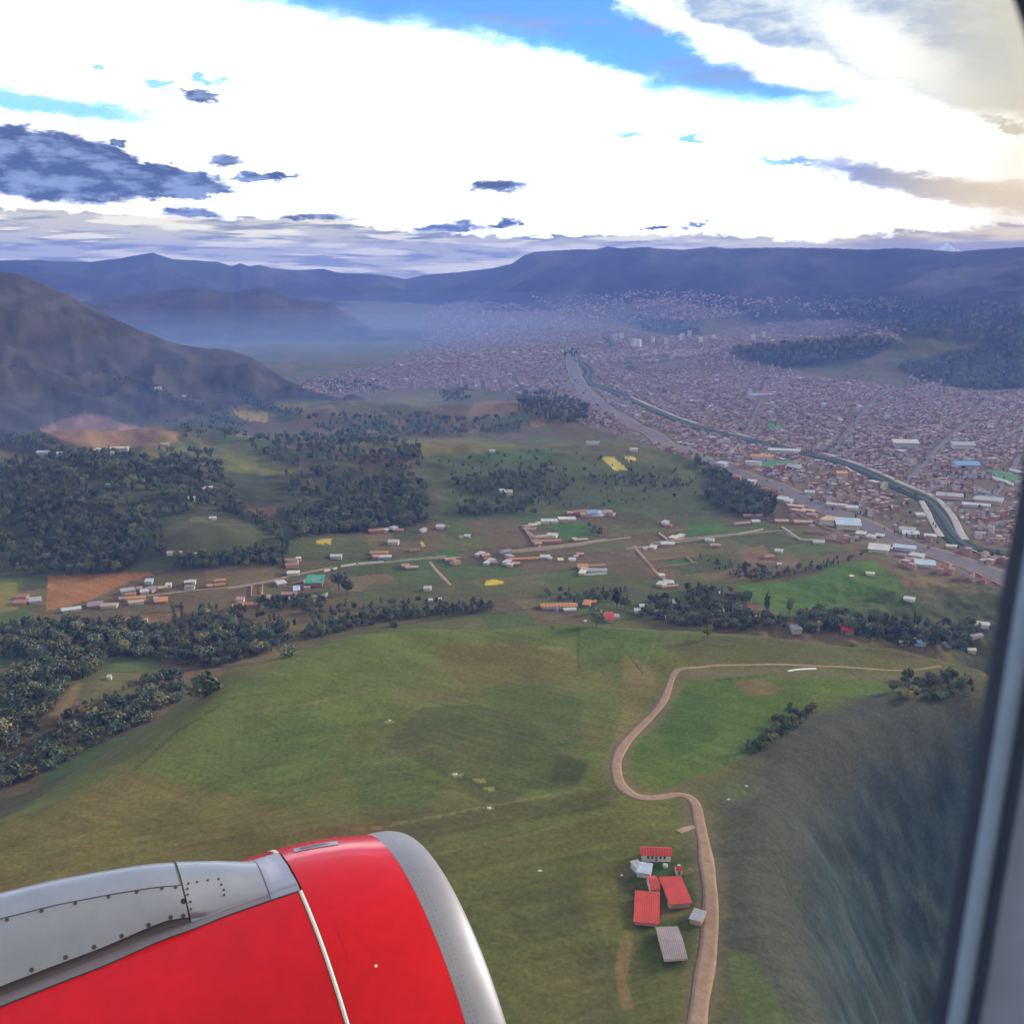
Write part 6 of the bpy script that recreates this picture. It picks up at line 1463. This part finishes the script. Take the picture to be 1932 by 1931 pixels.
# ------------------------------------------------------------------ the cabin window we look through
WD = .20                                                # camera to pane, along the window's normal
FH = np.array([EW[1], -EW[0], 0.])                      # forward along the cabin wall
right = [(-.335, .150), (-.325, .182), (-.30, .213), (-.27, .2265), (-.22, .2346), (-.18, .2374), (-.147, .2402), (-.116, .2424), (-.0856, .2447), (-.0538, .2485), (-.02, .2496), (.01, .2468), (.03, .2415), (.0489, .2365), (.0593, .2295), (.075, .213), (.088, .17), (.094, .13)]
MID = .075
outline = [(f_, h_) for h_, f_ in right] + [(2 * MID - f_, h_) for h_, f_ in reversed(right)]
OL = np.array(outline)
# resample round the closed outline
cl = np.r_[OL, OL[:1]]
dl = np.r_[0, np.cumsum(np.hypot(*np.diff(cl, axis=0).T))]
tt = np.linspace(0, dl[-1], 161)[:-1]
OL = np.c_[np.interp(tt, dl, cl[:, 0]), np.interp(tt, dl, cl[:, 1])]
for _ in range(3): OL = (np.roll(OL, 1, 0) + 2 * OL + np.roll(OL, -1, 0)) / 4
tg = np.roll(OL, -1, 0) - np.roll(OL, 1, 0); tg /= np.linalg.norm(tg, axis=1)[:, None]
ON = np.stack([tg[:, 1], -tg[:, 0]], 1)
if ((OL - OL.mean(0)) * ON).sum() < 0: ON = -ON
OL = OL + ON * .001
WC = CAMP + EW * WD
window = empty('cabin_window', WC + FH * MID + np.array([0, 0, -.335])); tag(window, 'grey cabin window surround at the right edge of the view', 'window')
WO = np.array(window.location)
def wring(name, rows, mat):
    """rows: (outward offset, distance toward the cabin)"""
    P_ = np.stack([WC + (OL + ON * o_)[:, :1] * FH + (OL + ON * o_)[:, 1:] * np.array([0, 0, 1.]) - EW * d_ - WO for o_, d_ in rows], 0)
    return grid_obj(name, P_, mat, True, window)
M['w_dark'] = new_mat('window_seal', (.030, .042, .080), .6, spec=.3, var=.1, vscale=40)
M['w_strip'] = new_mat('window_strip', (.21, .28, .40), .45, spec=.4, var=.06, vscale=40)
M['w_pale'] = new_mat('window_reveal', (.20, .225, .29), .6, spec=.3, var=.06, vscale=30)
wring('outer_seal', [(.0, -.001), (.0005, .0), (.0042, .001)], M['w_dark'])
wring('retainer_strip', [(.0042, .001), (.005, .0026), (.0076, .0034), (.0102, .0026), (.011, .001)], M['w_strip'])
wring('inner_seal', [(.011, .001), (.014, .0005), (.0175, .002)], M['w_dark'])
wring('reveal', [(.0175, .002), (.020, .006), (.032, .020), (.052, .042), (.075, .055)], M['w_pale'])
wring('cabin_wall', [(.075, .055), (.11, .062), (.25, .064), (.55, .064)], M['w_pale'])
pm = bpy.data.materials.new('window_pane'); pm.use_nodes = True
n_, l_ = pm.node_tree.nodes, pm.node_tree.links
n_.remove(n_['Principled BSDF'])
tr = n_.new('ShaderNodeBsdfTransparent'); tr.inputs[0].default_value = (.97, .985, 1, 1)
gl = n_.new('ShaderNodeBsdfGlossy'); gl.inputs['Roughness'].default_value = .25; gl.inputs[0].default_value = (.8, .9, 1, 1)
mx = n_.new('ShaderNodeMixShader'); mx.inputs[0].default_value = .012
l_.new(tr.outputs[0], mx.inputs[1]); l_.new(gl.outputs[0], mx.inputs[2]); l_.new(mx.outputs[0], n_['Material Output'].inputs['Surface'])
P_ = WC + (OL - ON * .002)[:, :1] * FH + (OL - ON * .002)[:, 1:] * np.array([0, 0, 1.]) + EW * .005 - WO
mesh_obj('pane', P_, [tuple(range(len(P_)))], pm, window)

# ------------------------------------------------------------------ the air
def closed_box(name, lo, hi, mat):
    x0, y0, z0 = lo; x1, y1, z1 = hi
    v = [(x0, y0, z0), (x1, y0, z0), (x1, y1, z0), (x0, y1, z0), (x0, y0, z1), (x1, y0, z1), (x1, y1, z1), (x0, y1, z1)]
    f = [(0, 3, 2, 1), (4, 5, 6, 7), (0, 1, 5, 4), (1, 2, 6, 5), (2, 3, 7, 6), (3, 0, 4, 7)]
    return mesh_obj(name, v, f, mat)
def volume_mat(name, col, dens, aniso=0.0):
    m = bpy.data.materials.new(name); m.use_nodes = True
    n, l = m.node_tree.nodes, m.node_tree.links
    n.remove(n['Principled BSDF'])
    p = n.new('ShaderNodeVolumePrincipled')
    p.inputs['Color'].default_value = (*col, 1); p.inputs['Density'].default_value = dens; p.inputs['Anisotropy'].default_value = aniso
    for q in ('Density Attribute', 'Color Attribute', 'Temperature Attribute'):
        p.inputs[q].default_value = ''
    l.new(p.outputs[0], n['Material Output'].inputs['Volume'])
    return m
zmax = float(GZ.max())
haze = closed_box('haze', (-11900, -11900, float(GZ.min()) - 3), (11900, 11900, max(zmax, ZC + 9600 * math.tan(_pe), ZC) + 6), volume_mat('haze_air', (.20, .32, .92), 7.8e-5))
tag(haze, 'pale blue evening haze filling the valley air', None, None, 'stuff')
# smoke lying in the valley behind the left mountain: a low closed body of thicker air
def smoke_body(name, label, cu, cv, ra, rb, h, dens, z0=-6.0, col=(.55, .72, 1.0), ph=0.0):
    ph0 = ph
    c = on_plane(cu, cv, 0)
    n, m = 40, 10
    v, f = [], []
    ux, uy = c[1] / math.hypot(*c), -c[0] / math.hypot(*c)
    for j in range(m + 1):
        ph = j / m * math.pi / 2
        for i in range(n):
            t = 2 * math.pi * i / n
            k = 1 + .18 * math.sin(3 * t + 1 + ph0) + .1 * math.sin(5 * t + 2 * ph0)
            p, q = ra * k * math.cos(t) * math.cos(ph), rb * k * math.sin(t) * math.cos(ph)
            v.append((c[0] + p * ux - q * uy, c[1] + p * uy + q * ux, z0 + h * math.sin(ph)))
    for j in range(m):
        for i in range(n):
            f.append((j * n + i, j * n + (i + 1) % n, (j + 1) * n + (i + 1) % n, (j + 1) * n + i))
    f.append(tuple(range(n))[::-1])
    f.append(tuple(m * n + i for i in range(n)))
    o = mesh_obj(name, v, f, volume_mat(name + '_air', col, dens))
    return tag(o, label, None, None, 'stuff')
for k_, (h_, q_, lab_) in enumerate(((30, .55, 'lowest'), (48, .75, 'second lowest'), (68, .95, 'third lowest'), (90, 1.15, 'third highest'), (114, 1.35, 'second highest'), (142, 1.55, 'highest'))):
    smoke_body('smoke', f'{lab_} layer of the blue smoke lying before the two rounded hills', 450, 648, 1150 * q_, 800 * q_, h_, 1.5e-4, col=(.36, .56, 1.0), ph=k_ * 1.3)
for k_, (h_, lab_) in enumerate(((70, 'lower'), (120, 'middle'), (180, 'upper'))):
    smoke_body('smoke', f'{lab_} layer of thin smoke over the far end of the town', 830, 612, 1200 + 420 * k_, 1000 + 260 * k_, h_, .55e-4, col=(.36, .54, 1.0), ph=k_ * 1.7)
smoke_body('smoke', 'thin blue smoke drifting over the woods at the left', 250, 905, 620, 330, 150, 2.0e-4, col=(.26, .44, 1.0), ph=.4)
smoke_body('smoke', 'faint smoke hanging before the left mountain', 330, 800, 900, 420, 190, 1.4e-4, col=(.26, .44, 1.0), ph=2.1)
smoke_body('smoke', 'faint mist over the town right of the river', 1560, 770, 1300, 900, 130, .5e-4, col=(.30, .42, 1.0), ph=1.1)
